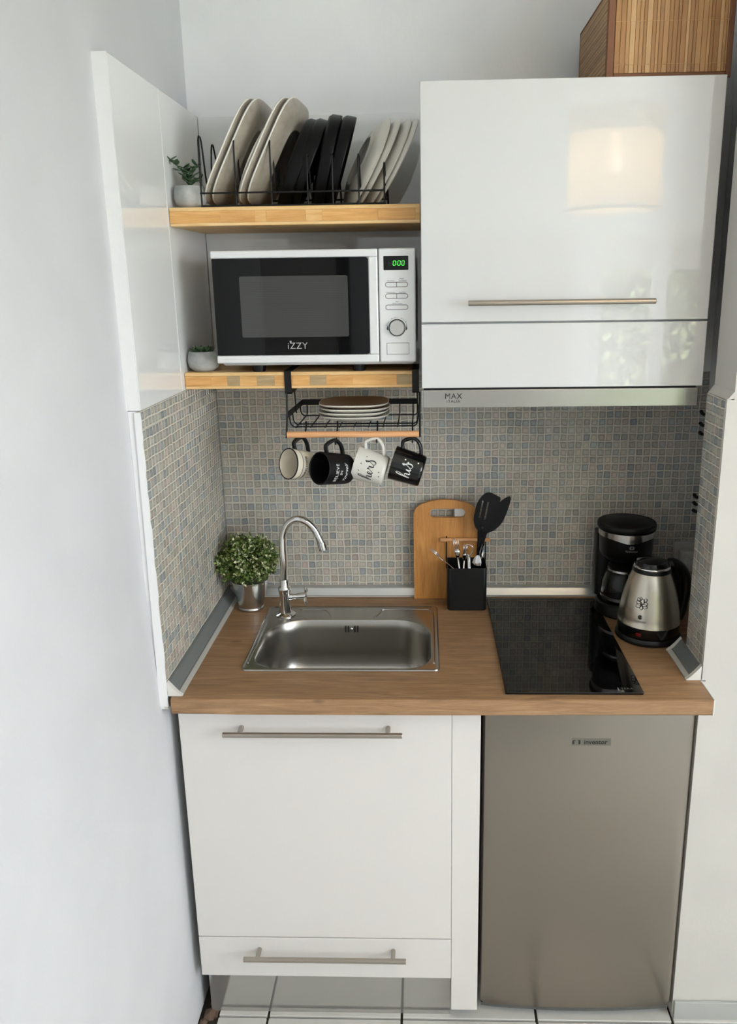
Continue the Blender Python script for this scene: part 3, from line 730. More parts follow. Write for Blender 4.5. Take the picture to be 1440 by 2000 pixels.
def button(xa, xb, z, h=.0085):
    r = h / 2 - .0002
    k = obj('button', prism(NB(), rrect(xa, z - h / 2, xb, z + h / 2, (r if xb > .5 else .0004, r if xa < .48 else .0004, r if xa < .48 else .0004, r if xb > .5 else .0004), 5), py - .0014, py + .001, 'xz'), btn_m, t)
    obj('button_surround', prism(NB(), rrect(xa - .0011, z - h / 2 - .0011, xb + .0011, z + h / 2 + .0011, (r + .0011 if xb > .5 else .0004, r + .0011 if xa < .48 else .0004, r + .0011 if xa < .48 else .0004, r + .0011 if xb > .5 else .0004), 5), py - .0005, py + .0008, 'xz'), btn_edge, k)
for z in (1.7475, 1.7235):
    button(.4665, .4890, z); button(.4902, .5132, z)
button(.4665, .5132, 1.7000)
obj('printed_labels', join_bm(*[front_text(s, .0033, x, py - .0004, z) for s, x, z in (
    ('Microwave', .4775, 1.7555), ('Weight/', .501, 1.7595), ('Time Defrost', .503, 1.7555), ('Clock/Pre-Set', .477, 1.7313), ('Stop/Clear', .502, 1.7313), ('Start/', .4905, 1.7118), ('+30Sec./Confirm', .4905, 1.7078))]), ink, t)
kx, kz = .4895, 1.6565
kb = NB(); lathe(kb, [(0, .012), (.0150, .012), (.0158, .011), (.0160, 0), (0, 0)], 40)
bm_map(kb, lambda c: Vector((kx + c.x, py - c.z, kz + c.y))); obj('knob', kb, Mat('knob steel', (214, 212, 207), .22, 1.0), t, auto=40)
kb = NB(); lathe(kb, [(.0185, .0006), (.0172, .0010), (.0165, .0006)], 40); bm_map(kb, lambda c: Vector((kx + c.x, py - c.z, kz + c.y))); obj('knob_ring', kb, ink, t)
arc = NB()
for i, ch in enumerate('Time · Weight · Auto Menu'):
    if ch == ' ': continue
    a = R(165 - 150 * i / 24); tb = text_bm(ch, .0034)
    for v in tb.verts:
        u, w_ = v.co.x, v.co.y; aa = a - math.pi / 2; q = Vector((u * math.cos(aa) - w_ * math.sin(aa), 0, u * math.sin(aa) + w_ * math.cos(aa)))
        v.co = Vector((kx + .0225 * math.cos(a), py - .0004, kz + .0225 * math.sin(a))) + q
    arc = join_bm(arc, tb)
for s in (-1, 1): prism(arc, [(kx + s * .0188, kz - .006), (kx + s * .0225, kz - .003), (kx + s * .0205, kz + .007)], py - .0005, py - .0003, 'xz')
obj('knob_lettering', arc, ink, t)
ob = obj('door_release', B((.4670, py - .0014, 1.6000), (.5150, py + .001, 1.6235), .0006, 1), btn_m, t)
obj('release_surround', B((.4663, py - .0004, 1.5992), (.5157, py + .0008, 1.6243)), ink_soft, ob)
for x in (.17, .40):
    for y in (-.26, -.07): obj('foot', lathe(NB(), [(0, 0), (.014, 0), (.017, .017), (0, .017)], 16, (x, y, Z2 + .0003)), blk_pl, t)
lw = join_bm(front_text('iZZY', .0195, .2705, mf - .0016, 1.6195, bold=.0, spacing=1.12))
bmesh.ops.create_circle(lw, cap_ends=True, radius=.0022, segments=12, matrix=Matrix.Translation((.2555, mf - .0017, 1.6290)) @ Matrix.Rotation(R(90), 4, 'X'))
obj('door_lettering', lw, Mat('pale logo', (168, 168, 168), .4), t)

# ------------------------------------------------------------------ dish rack on the upper shelf
rx0, rx1, ry0, ry1, rz = .0715, .4670, -.2905, -.100, Z1 + .0022
t = thing('plate_rack', 'black wire plate rack on the upper pine shelf', 'rack', (rx0, ry0, Z1))
wr_ = .0019
obj('base_frame', tube(NB(), [(rx0, ry0, rz), (rx1, ry0, rz), (rx1, ry1, rz), (rx0, ry1, rz)], wr_, 8, closed=True), blk_metal, t)
obj('front_rail', tube(NB(), [(rx0, ry0 - .0035, 1.9415), (rx1, ry0 - .0035, 1.9415)], wr_, 8), blk_metal, t)
obj('rear_rail', tube(NB(), [(rx0, ry1, 1.9415), (rx1, ry1, 1.9415)], wr_, 8), blk_metal, t)
def divider(x, h):
    z = rz; a = crom([(x, ry0, z), (x, ry0, z + h * .5), (x, ry0 + .004, z + h * .93), (x, ry0 + .017, z + h), (x, ry0 + .030, z + h * .9), (x, ry0 + .050, z + h * .40), (x, ry0 + .072, z + h * .22), (x, ry0 + .094, z + h * .40),
               (x, ry0 + .112, z + h * .9), (x, ry0 + .125, z + h), (x, ry0 + .138, z + h * .93), (x, ry1 - .02, z + h * .5), (x, ry1, z)], 5)
    return tube(NB(), a, wr_, 8)
for x, h in ((.0730, .141), (.148, .139), (.2245, .139), (.3020, .10), (.3555, .10), (.411, .10), (.4655, .082)): obj('divider', divider(x, h), blk_metal, t)
for x in (.118, .186, .262, .33, .385, .44): obj('cross_wire', tube(NB(), [(x, ry0, rz - .0002), (x, ry1, rz - .0002)], wr_ * .8, 6), blk_metal, t)

# plates: local z is the eating side
def plate_me(name, r, depth, m, n_exp=None, foot=.55, th=.0035, rim_m=None):
    sh = superell(n_exp) if n_exp else None; bm = NB()
    pr = [(0, .0035), (r * .68, .0035), (r * .86, .006 + depth * .35), (r * .985, depth), (r, depth + .0006), (r * 1.006, depth - .0012), (r * .995, depth - .003), (r * .88, depth * .35), (r * .70, -.0012), (r * foot, -.0016), (r * (foot - .01), -.0042), (r * (foot - .05), -.0042), (r * (foot - .06), -.0012), (0, -.0010)]
    lathe(bm, pr, 72, shape=sh)
    if rim_m:
        for f in bm.faces:
            q = max((v.co.xy.length / (sh(math.atan2(v.co.y, v.co.x)) if sh else 1)) for v in f.verts); q2 = min((v.co.xy.length / (sh(math.atan2(v.co.y, v.co.x)) if sh else 1)) for v in f.verts)
            if q2 > r * .93: f.material_index = 1
            elif q > r * .6 and f.calc_center_median().z > .004 and 0: f.material_index = 1
    bmesh.ops.recalc_face_normals(bm, faces=bm.faces)
    for f in bm.faces: f.smooth = True
    me = bpy.data.meshes.new(name); bm.to_mesh(me); bm.free(); me.materials.append(m.m)
    if rim_m: me.materials.append(rim_m.m)
    return me
def bowl_me(name, r, depth, m):
    bm = NB(); pr = [(0, .004), (r * .80, .004), (r * .92, .010), (r * .965, depth), (r, depth + .001), (r * 1.005, depth - .003), (r * .985, .008), (r * .93, .0015), (r * .80, 0), (0, 0)]
    lathe(bm, pr, 72); bmesh.ops.recalc_face_normals(bm, faces=bm.faces)
    for f in bm.faces: f.smooth = True
    me = bpy.data.meshes.new(name); bm.to_mesh(me); bm.free(); me.materials.append(m.m); return me
ZB = Z1 + .0045
def lean_obj(name, me, r, xb, yb, ang, yaw_, side, label, cat, group=None, back=.0):
    """stand a disc on its rim: xb = where it touches, ang = lean to the right, side=-1: eating side faces left"""
    v = Vector((math.sin(ang), 0, math.cos(ang))); n_ = Vector((side * math.cos(ang), 0, -side * math.sin(ang)))
    x_ = v.cross(n_); Mr = Matrix.Rotation(yaw_, 3, 'Z'); v, n_, x_ = Mr @ v, Mr @ n_, Mr @ x_
    c = Vector((xb, yb, ZB)) + v * r
    o = bpy.data.objects.new(name, me); COL.objects.link(o); o.matrix_world = basis(x_, v, n_, c - n_ * back)
    return tag(o, label, cat, group)
big = plate_me('dinner_plate', .121, .017, cream, 4.2, rim_m=cream_l)
mid = plate_me('dinner_plate', .118, .015, cream_l, None)
small = plate_me('side_plate', .110, .018, cream_l, None)
bowl = bowl_me('deep_plate', .105, .030, blk_ceramic); bowl2 = bowl_me('deep_plate', .103, .028, blk_ceramic)
lean_obj('dinner_plate', big, .121, .084, -.165, R(28), R(-2), -1, 'large cream plate leftmost in the wire rack', 'plate', 'large cream plates in the rack')
lean_obj('dinner_plate', big, .121, .101, -.165, R(28), R(-2), -1, 'large cream plate second from the left in the wire rack', 'plate', 'large cream plates in the rack')
lean_obj('dinner_plate', mid, .118, .145, -.165, R(30), R(-2), -1, 'smaller pale plate third from the left in the rack, half hidden behind two large ones', 'plate')
lean_obj('dinner_plate', big, .121, .163, -.165, R(28), R(-4), -1, 'large cream plate fourth from the left in the wire rack', 'plate', 'large cream plates in the rack')
lean_obj('dinner_plate', big, .121, .181, -.165, R(28), R(-4), -1, 'large cream plate just left of the black deep plates', 'plate', 'large cream plates in the rack')
lean_obj('deep_plate', bowl, .105, .212, -.172, R(23), R(6), 1, 'black deep plate, leftmost of the four black ones in the rack', 'plate', 'black deep plates in the rack')
lean_obj('deep_plate', bowl, .105, .232, -.172, R(23), R(6), 1, 'black deep plate, second of the four black ones from the left', 'plate', 'black deep plates in the rack')
lean_obj('deep_plate', bowl2, .103, .290, -.172, R(14.5), R(6), 1, 'upright black deep plate, third of the four black ones from the left', 'plate', 'black deep plates in the rack')
lean_obj('deep_plate', bowl2, .103, .313, -.172, R(17), R(6), 1, 'upright black deep plate next to the pale side plates', 'plate', 'black deep plates in the rack')
for k, (xb, a, yw, lb) in enumerate(((.360, 26, 17, 'leftmost of the pale side plates, right beside the black ones'), (.377, 28, 14, 'pale side plate second after the black ones'), (.400, 28, 15, 'pale side plate third after the black ones'), (.415, 28.5, 13, 'rightmost pale side plate in the rack, nearest the overhead cabinet'))):
    lean_obj('side_plate', small, .110, xb, -.172, R(a), R(yw), 1, lb, 'plate', 'pale side plates in the rack')

# ------------------------------------------------------------------ succulents
def leaf_bm(bm, base, d, L, w, th, bend=.25, up=Vector((0, 0, 1))):
    d = d.normalized(); s = d.cross(up).normalized() if abs(d.dot(up)) < .98 else Vector((1, 0, 0)); n_ = s.cross(d)
    pts = [base + d * L * q + n_ * bend * L * q * q for q in (0, .3, .6, .85, 1)]; ws = (.35, .9, 1, .6, .05)
    tube(bm, pts, [w * k for k in ws], 8, flat=(1, th / w)); return bm
def pot_prof(r, h): return [(0, 0), (r * .62, 0), (r * .9, h * .2), (r, h * .5), (r * .94, h * .85), (r * .86, h), (r * .78, h), (r * .78, h * .9), (0, h * .9)]
px_, py_ = .0385, -.252
t = thing('potted_succulent', 'leafy succulent with arching stems in a grey concrete pot on the upper shelf', 'plant', (px_, py_, Z1))
obj('pot', lathe(NB(), pot_prof(.0355, .046), 40, (px_, py_, Z1 + .0004)), conc, t, auto=50)
sm = NB(); lv = []; rnd = random.Random(3)
for (dx, dz, dy, n_) in ((-.034, .055, -.012, 6), (.020, .042, -.008, 5), (-.012, .040, .006, 5), (.006, .030, -.016, 4), (.028, .018, -.004, 3)):
    P = crom([(px_, py_, Z1 + .040), (px_ + dx * .3, py_ + dy * .5, Z1 + .046 + dz * .5), (px_ + dx, py_ + dy, Z1 + .046 + dz)], 6); tube(sm, P, .0011, 6)
    for k in range(n_):
        p = P[min(len(P) - 1, 3 + int(k * (len(P) - 3) / n_) + 1)]; a = rnd.uniform(0, 6.28)
        for s in (0, math.pi):
            lv.append((p, Vector((math.cos(a + s) * 1.2, math.sin(a + s) * .6, .25 + rnd.uniform(-.2, .3)))))
obj('stems', sm, leaf, t)
for p, d_ in lv: obj('leaf', leaf_bm(NB(), p, d_, rnd.uniform(.015, .021), .0050, .0016, .1), leaf, t, smooth=True)
px_, py_ = .0365, -.238
t = thing('potted_succulent', 'rosette succulent in a round concrete pot beside the microwave', 'plant', (px_, py_, Z2))
obj('pot', lathe(NB(), pot_prof(.0365, .045), 40, (px_, py_, Z2 + .0004)), conc, t, auto=50)
for ring, (n_, el, L) in enumerate(((9, .25, .026), (8, .6, .024), (6, 1.1, .018), (4, 2.0, .014))):
    for k in range(n_):
        a = 2 * math.pi * k / n_ + ring * .4
        obj('leaf', leaf_bm(NB(), Vector((px_ + .006 * math.cos(a), py_ + .006 * math.sin(a), Z2 + .040)), Vector((math.cos(a), math.sin(a), el)), L, .0050, .0022, .3), leaf2 if ring > 1 else leaf, t, smooth=True)

# ------------------------------------------------------------------ hanging rack under the lower shelf
hx0, hx1 = .2335, .5375; zb = Z2 - .0375
t = thing('hanging_rack', 'black metal undershelf rack with a wooden rod hooked over the lower shelf', 'rack', (hx0, -.29, zb - .1))
for xa in (.2300, .5245):
    w = .0155
    a = xa - .004 if xa > .4 else xa
    br = NB()
    box(br, (a, -.150, Z2 + .0006), (a + w, -.2775, Z2 + .0026)); box(br, (a, -.2805, zb - .012), (a + w, -.2775, Z2 + .0026)); box(br, (a, -.2805, zb - .012), (a + w, -.20, zb - .0095))
    obj('bracket', br, blk_metal, t)
w_ = .0016
for x in (hx0, hx1):
    s = 1 if x == hx0 else -1
    obj('side_wire', tube(NB(), [(x, -.279, zb - .01), (x, -.285, 1.46), (x, -.310, 1.412)], .0022, 8), blk_metal, t)
    obj('side_wire', tube(NB(), [(x + s * .006, -.205, zb - .01), (x + s * .006, -.19, 1.45)], w_, 8), blk_metal, t)
bandz = (1.4545, 1.4685)
bb = NB(); box(bb, (hx0 + .006, -.090, bandz[0]), (hx1 - .006, -.0885, bandz[1])); obj('back_band', bb, blk_metal, t)
for s, x in ((1, hx0 + .001), (-1, hx1 - .001)):
    bb = prism(NB(), [(x, -.285), (x + s * .0015, -.285), (x + s * .0065, -.0885), (x + s * .005, -.0885)], *bandz, 'xy'); obj('side_band', bb, blk_metal, t)
zg = 1.4305
for k in range(9):
    x = hx0 + .018 + k * (hx1 - hx0 - .036) / 8
    obj('basket_wire', tube(NB(), [(x, -.279, zg), (x, -.11, zg)] + crom([(x, -.104, zg), (x, -.096, zg + .003), (x, -.092, zg + .010), (x, -.091, 1.455)], 4), w_, 6), blk_metal, t)
for y, z in ((-.279, zg + .002), (-.235, zg + .0005), (-.115, zg + .001)):
    obj('long_wire', tube(NB(), crom([(hx0 + .004, y, bandz[0] + .002), (hx0 + .006, y, z + .008), (hx0 + .013, y, z), (hx0 + .022, y, z)], 4) + crom([(hx1 - .022, y, z), (hx1 - .013, y, z), (hx1 - .006, y, z + .008), (hx1 - .004, y, bandz[0] + .002)], 4), w_, 6), blk_metal, t)
obj('wooden_rod', tube(NB(), [(hx0 + .002, -.310, 1.4195), (hx1 - .002, -.310, 1.4195)], .0072, 20), dowel, t, auto=40)
for x, e in ((.274, .017), (.347, -.016), (.4395, 0), (.5205, 0)):
    P = crom([(x, -.279, 1.438), (x, -.272, 1.443), (x, -.268, 1.436), (x, -.285, 1.422), (x, -.2995, 1.412), (x, -.302 + e, 1.404), (x, -.309 + e, 1.3995), (x, -.316 + e, 1.404), (x, -.316 + e, 1.409)], 4)
    obj('hook', tube(NB(), P, .0017, 8), blk_metal, t)
# four stacked plates in the rack
st_me = plate_me('side_plate', .083, .011, cream_l, 3.0, .6)
st_top = plate_me('side_plate', .083, .011, taupe, 3.0, .6, rim_m=cream_l)
for k, lb in enumerate(('lowest', 'second from the bottom', 'third from the bottom', 'taupe topped topmost')):
    o = bpy.data.objects.new('side_plate', st_top if k == 3 else st_me); COL.objects.link(o)
    o.location = (.3795 + (.001, -.001, .0015, 0)[k], -.180, zg + .0075 + k * .0092); o.rotation_euler = (0, 0, (.02, -.03, .04, 0)[k])
    tag(o, lb + ' plate of the pile of four in the hanging rack', 'plate', 'plates in the hanging rack')

# ------------------------------------------------------------------ mugs
def mug(name, label, hook_x, axis, r0, r1, L, m_out, m_in, m_handle, lettering, drop=.0, hy=-.309, hr=.0050, reach=.027, along=.56):
    """local z: opening, local x: handle side"""
    z_ = Vector(axis).normalized(); x_ = (Vector((0, 0, 1)) - z_ * z_.z).normalized(); y_ = z_.cross(x_)
    # the inside top of the handle rests on the hook
    top = Vector((hook_x, hy, 1.4030)); o_ = top - x_ * ((r0 + r1) / 2 + reach - hr + .001) - z_ * (L * along)
    t = thing(name, label, 'mug', mat=basis(x_, y_, z_, o_))
    bm = NB(); pr = [(0, 0), (r0 * .88, 0), (r0 * .97, .002), (r0, .007), (r1, L - .001), (r1 - .0007, L), (r1 - .0022, L), (r1 - .003, L - .002), (r0 - .0035, .006), (r0 * .85, .0045), (0, .004)]
    lathe(bm, pr, 64)
    for f in bm.faces:
        c = f.calc_center_median()
        if c.xy.length < min(r0, r1) - .001 and c.z > .002 or all(v.co.xy.length < r0 + (r1 - r0) * v.co.z / L - .0015 for v in f.verts) and c.z > .003: f.material_index = 1
    obj('body', bm, None, t, mats=[m_out, m_in], auto=50)
    rm = lambda z: r0 + (r1 - r0) * z / L
    za, zb_ = L * .80, L * .26
    P = crom([(rm(za) - .001, 0, za), (rm(za) + reach * .55, 0, za + .004), (rm(za) + reach, 0, L * .62), (rm(L * .5) + reach, 0, L * .46), (rm(zb_) + reach * .62, 0, zb_ + .003), (rm(zb_) - .001, 0, zb_ - .004)], 7)
    obj('handle', tube(NB(), P, hr, 12, flat=(1.25, .85)), m_handle, t, smooth=True)
    for nm, bmf, mm in lettering:
        b = bmf
        for v in b.verts:
            u, w = v.co.x, v.co.y; zz_ = L * .5 + w; rr_ = rm(zz_) + .0004
            a = -math.pi / 2 + u / rr_; v.co = Vector((rr_ * math.cos(a), rr_ * math.sin(a), zz_))
        obj(nm, b, mm, t)
    return t
def script_word(word, s):
    bm = NB()
    H = [(-.05, .25), (.18, .7), (.42, 1.3), (.40, 1.62), (.25, 1.5), (.12, .9), (.02, 0), (.15, .42), (.36, .62), (.46, .45), (.44, .12), (.58, .0), (.78, .2)]
    E_ = [(.78, .2), (.98, .38), (1.0, .58), (.86, .6), (.78, .3), (.90, .02), (1.1, .12), (1.22, .3)]
    R_ = [(1.22, .3), (1.36, .62), (1.34, .74), (1.42, .55), (1.62, .6), (1.62, .25), (1.72, .04), (1.9, .22)]
    S_ = [(0, 0), (.22, .6), (.36, 1.0), (.30, 1.15), (.20, .95), (.40, .6), (.46, .2), (.28, -.06), (.06, .0), (.02, .15)]
    I_ = [(.78, .2), (.92, .58), (.88, .2), (1.0, .02), (1.2, .25)]
    if word == 'hers': seq = [H, E_, R_, [(a + 1.9, b + .2 if i == 0 else b) for i, (a, b) in enumerate(S_)]]; cx = 1.15
    else: seq = [H, I_, [(a + 1.2, b + .2 if i == 0 else b) for i, (a, b) in enumerate(S_)]]; cx = .8
    for q in seq: ribbon(bm, q, .055, 5)
    bm_map(bm, lambda c: Vector(((c.x - cx) * s, (c.y - .55) * s, 0)))
    return bm
def dots(pts, r=.0016):
    bm = NB()
    for x, y in pts: bmesh.ops.create_circle(bm, cap_ends=True, radius=r, segments=10, matrix=Matrix.Translation((x, y, 0)))
    return bm
def shift(bm, u, v):
    return bm_map(bm, lambda c: Vector((c.x + u, c.y + v, 0)))
def subtext(txt, s, u, v, **kw):
    return shift(text_bm(txt, s, **kw), u, v)
# 1 cream mug with black rim
A12 = (-.69, -.70, .19)
m1 = mug('coffee_mug', 'cream enamel-look mug with black rim and black handle, leftmost on the hooks', .2740, A12, .0300, .0355, .066, mug_cream, mug_cream, mug_blk_m,
         [('lettering', join_bm(subtext('MORNING COFFEE', .0075, -.008, .006, bold=.0002), subtext('IS A HUG', .0068, -.008, -.003), subtext('IN A MUG', .0068, -.008, -.011), subtext('J', .026, -.036, -.018, bold=.0009)), ink)], hy=-.292, along=.38)
for z in (.0656,):
    rb_ = NB(); lathe(rb_, [(.0356 - .0001, z - .001), (.0362, z), (.0356, z + .0013), (.0336, z + .0013), (.0333, z)], 64); obj('rim', rb_, mug_blk_m, m1, smooth=True)
rb_ = NB(); lathe(rb_, [(.0342, .0505), (.0349, .0495), (.0342, .0485)], 64); obj('ridge', rb_, ink_soft, m1, smooth=True)
m2 = mug('coffee_mug', 'matte black mug printed BELIEVE IN yourself, second from the left on the hooks', .3470, A12, .0345, .0375, .080, mug_blk_m, blk_silicone, mug_blk_m,
         [('lettering', join_bm(subtext('BELIEVE', .0115, -.006, .016, bold=.0001, spacing=1.15), subtext('IN', .0105, -.004, .004), subtext('Yourself', .0125, -.006, -.010, shear=.4)), white_ink)], hy=-.325, along=.52)
A34 = (-.952, .09, .295)
m3 = mug('coffee_mug', 'speckled white mug printed hers with white handle, third on the hooks', .4375, (-.955, .08, .29), .0345, .0395, .0735, mug_w, mug_w, mug_w,
         [('lettering', join_bm(script_word('hers', .0195), dots([(-.006, .022), (.011, .020), (.030, .012), (.002, -.024), (-.008, -.026)], .0013)), ink)], reach=.028)
m4 = mug('coffee_mug', 'glossy black mug printed his, rightmost on the hooks', .5225, (-.955, .08, .29), .0365, .0395, .0735, mug_blk, mug_blk, mug_blk,
         [('lettering', join_bm(script_word('his', .0195), dots([(.024, .008), (.019, .0), (.024, -.022)], .0018)), white_ink)], reach=.028)

# ------------------------------------------------------------------ sink
sx0, sx1, sy0, sy1 = .1290, .5800, -.4640, -.0975
t = thing('sink', 'stainless steel inset sink with a rectangular bowl in the worktop', 'sink', (sx0, sy0, ZC))
K = 12
def L3(x0, y0, x1, y1, r, z): return [Vector((u, v, z)) for u, v in rrect(x0, y0, x1, y1, r, K)]
z = ZC + .0006
bx = (.1500, -.4490, .5600, -.1840)
def ins_b(d, z_, rr): return L3(bx[0] + d, bx[1] + d, bx[2] - d, bx[3] - d, rr, z_)
deck = rings_mesh(NB(), [L3(sx0, sy0, sx1, sy1, .014, z), L3(sx0 + .001, sy0 + .001, sx1 - .001, sy1 - .001, .013, z + .0028), L3(sx0 + .0035, sy0 + .0035, sx1 - .0035, sy1 - .0035, .012, z + .0034),
    L3(sx0 + .0065, sy0 + .0065, sx1 - .0065, sy1 - .0065, .010, z + .0010), L3(sx0 + .011, sy0 + .010, sx1 - .011, sy1 - .011, .010, z + .0010),
    ins_b(-.0035, z + .0012, (.098, .098, .062, .062)), ins_b(-.001, z + .0002, (.096, .096, .060, .060))], False, False)
bw = rings_mesh(NB(), [ins_b(-.001, z + .0002, (.096, .096, .060, .060)), ins_b(.0012, z - .003, (.094, .094, .058, .058)), ins_b(.004, z - .03, (.092, .092, .056, .056)), ins_b(.008, z - .09, (.088, .088, .054, .054)),
    ins_b(.014, z - .122, (.082, .082, .05, .05)), ins_b(.028, z - .138, (.07, .07, .044, .044)), ins_b(.055, z - .1435, (.05, .05, .036, .036)), ins_b(.095, z - .146, (.025, .025, .025, .025))], False, True)
obj('deck', deck, sink_m, t, auto=50); obj('bowl', bw, sink_m, t, smooth=True)
rg = NB()
# pressed ridges behind the bowl and down its right side
for P in ([(.215, -.118), (.275, -.118), (.292, -.135), (.302, -.168)], [(.415, -.168), (.428, -.138), (.440, -.116), (.545, -.116), (.560, -.126), (.5665, -.15), (.5675, -.300), (.5665, -.430)], [(.142, -.150), (.139, -.300), (.1385, -.43)]):
    tube(rg, crom([(a, b, z + .0010) for a, b in P], 6), .0021, 8, flat=(1.2, .8))
obj('pressed_ridge', rg, sink_m, t, smooth=True)
for k, x in enumerate((.3415, .3485, .3655, .3725)):
    obj('overflow_slot', prism(NB(), rrect(x - .0018, ZC - .0300, x + .0018, ZC - .0135, .0015, 3), -.1920, -.1875, 'xz'), dark_gap, t)
sc_ = NB(); lathe(sc_, [(0, .003), (.004, .0025), (.0045, 0)], 14); bm_map(sc_, lambda c: Vector((.357 + c.x, -.1885 - c.z, ZC - .022 + c.y))); obj('overflow_screw', sc_, chrome, t, smooth=True)
obj('drain', lathe(NB(), [(.038, .0025), (.040, .0005), (.030, .0018), (.026, -.002), (0, -.002)], 32, (.355, -.315, z - .146)), chrome, t, auto=40)
# ------------------------------------------------------------------ faucet
fx, fy, fz = .1805, -.151, ZC + .0022
t = thing('faucet', 'chrome gooseneck faucet with a side valve on the sink', 'faucet', (fx, fy, fz))
obj('base', lathe(NB(), [(0, 0), (.0255, 0), (.026, .003), (.022, .006), (.0165, .009), (.0145, .02), (.0135, .055), (.0155, .066), (.0165, .070), (.0165, .076), (.0135, .081), (.0115, .084), (.0115, .094), (.0105, .098), (0, .098)], 40, (fx, fy, fz)), chrome, t, auto=35)
P = crom([(fx, fy, fz + .095), (fx + .001, fy, fz + .13), (fx + .0005, fy, fz + .19), (fx + .004, fy, fz + .222), (fx + .018, fy - .001, fz + .250), (fx + .040, fy - .002, fz + .2625), (fx + .064, fy - .003, fz + .257), (fx + .084, fy - .003, fz + .237), (fx + .096, fy - .004, fz + .213), (fx + .102, fy - .004, fz + .198)], 8)
obj('spout', tube(NB(), P, .0092, 20), chrome, t, smooth=True)
d_ = Vector((.24, -.02, -.97)).normalized(); e = Vector(P[-1])
obj('aerator', tube(NB(), [e - d_ * .004, e - d_ * .0035, e + d_ * .018, e + d_ * .0185], [.0098, .0115, .0115, .0095], 24), chrome, t, auto=40)
vz = fz + .050
h = obj('valve', tube(NB(), [(fx + .008, fy, vz), (fx + .020, fy, vz), (fx + .0205, fy, vz + .0005), (fx + .030, fy, vz + .001), (fx + .031, fy, vz + .001), (fx + .056, fy - .001, vz + .004), (fx + .058, fy - .001, vz + .004)], [.009, .009, .0072, .0072, .0086, .0092, .006], 20), chrome, t, auto=40)
for dy, dz in ((0, .023), (0, -.024), (.020, .010), (-.018, -.008)):
    ax = Vector((.002, dy, dz)); p0 = Vector((fx + .0535, fy, vz + .004))
    obj('handle_arm', tube(NB(), [p0, p0 + ax * .7, p0 + ax * .72, p0 + ax], [.0032, .0032, .0044, .0036], 12), chrome, h, auto=40)
# ------------------------------------------------------------------ plant in a tin bucket
bx_, by_ = .079, -.100
t = thing('potted_boxwood', 'round artificial boxwood in a galvanised tin bucket in the worktop corner', 'plant', (bx_, by_, ZC))
obj('bucket', lathe(NB(), [(0, .0008), (.0325, .0008), (.0345, .003), (.0345, .0065), (.0325, .009), (.0335, .012), (.0475, .078), (.0490, .080), (.0490, .083), (.0468, .083), (.0455, .078), (0, .072)], 56, (bx_, by_, ZC)), tin, t, auto=40)
rnd = random.Random(9); bm = NB(); cols = []
C0 = Vector((bx_ - .002, by_ - .004, ZC + .138))
def leafq(c, u, n_, L, w, col):
    u = u.normalized(); s = u.cross(n_)
    if s.length < 1e-3: s = u.orthogonal()
    s.normalize(); m_ = c + u * L * .5 + s.cross(u) * L * .12
    a, b, l_, r_ = bm.verts.new(c), bm.verts.new(c + u * L), bm.verts.new(m_ + s * w), bm.verts.new(m_ - s * w)
    bm.faces.new((a, r_, b, l_)); cols.append(col)
stems = NB()
for k in range(620):
    a = rnd.uniform(0, 6.283); ct = rnd.uniform(-.72, 1); st_ = math.sqrt(1 - ct * ct); d_ = Vector((st_ * math.cos(a), st_ * math.sin(a), ct))
    rad = rnd.uniform(.55, 1.0) ** .6 * (1 + .10 * math.sin(7 * a) * st_)
    tip = C0 + Vector((d_.x * .080, d_.y * .074, d_.z * .068)) * rad
    if tip.x < .006: tip.x = .006 + rnd.uniform(0, .01)
    tip.y = min(tip.y, -.012)
    if k % 5 == 0: tube(stems, [C0 + Vector((0, 0, -.05)), (C0 + tip) / 2 + Vector((0, 0, -.01)), tip], .0007, 4)
    pale = rnd.random() < .30 and rad > .8
    for q in range(9):
        uu = (d_ * rnd.uniform(.2, 1.) + Vector([rnd.gauss(0, .6) for _ in range(3)]))
        g = rnd.uniform(.75, 1.2)
        col = (228 * g * .95, 232 * g * .95, 188 * g * .95) if pale and q < 6 else (80 * g, 104 * g, 44 * g) if rnd.random() < .5 else (134 * g, 152 * g, 82 * g)
        leafq(tip - d_ * rnd.uniform(0, .012) + Vector([rnd.gauss(0, .003) for _ in range(3)]), uu, Vector([rnd.gauss(0, 1) for _ in range(3)]), rnd.uniform(.0075, .0125), rnd.uniform(.0023, .0038), tuple(min(255, c) for c in col))
me = bpy.data.meshes.new('foliage'); bmesh.ops.translate(bm, verts=bm.verts, vec=-OFF[t.name]); bm.to_mesh(me); bm.free()
at = me.attributes.new('Col', 'FLOAT_COLOR', 'FACE'); flat = []
for c in cols: flat += list(s2l(c))
at.data.foreach_set('color', flat); me.materials.append(foliage_m.m)
fo = bpy.data.objects.new('foliage', me); COL.objects.link(fo); fo.parent = t; fo['kind'] = 'stuff'
o = obj('stems', stems, leaf, t); o['kind'] = 'stuff'

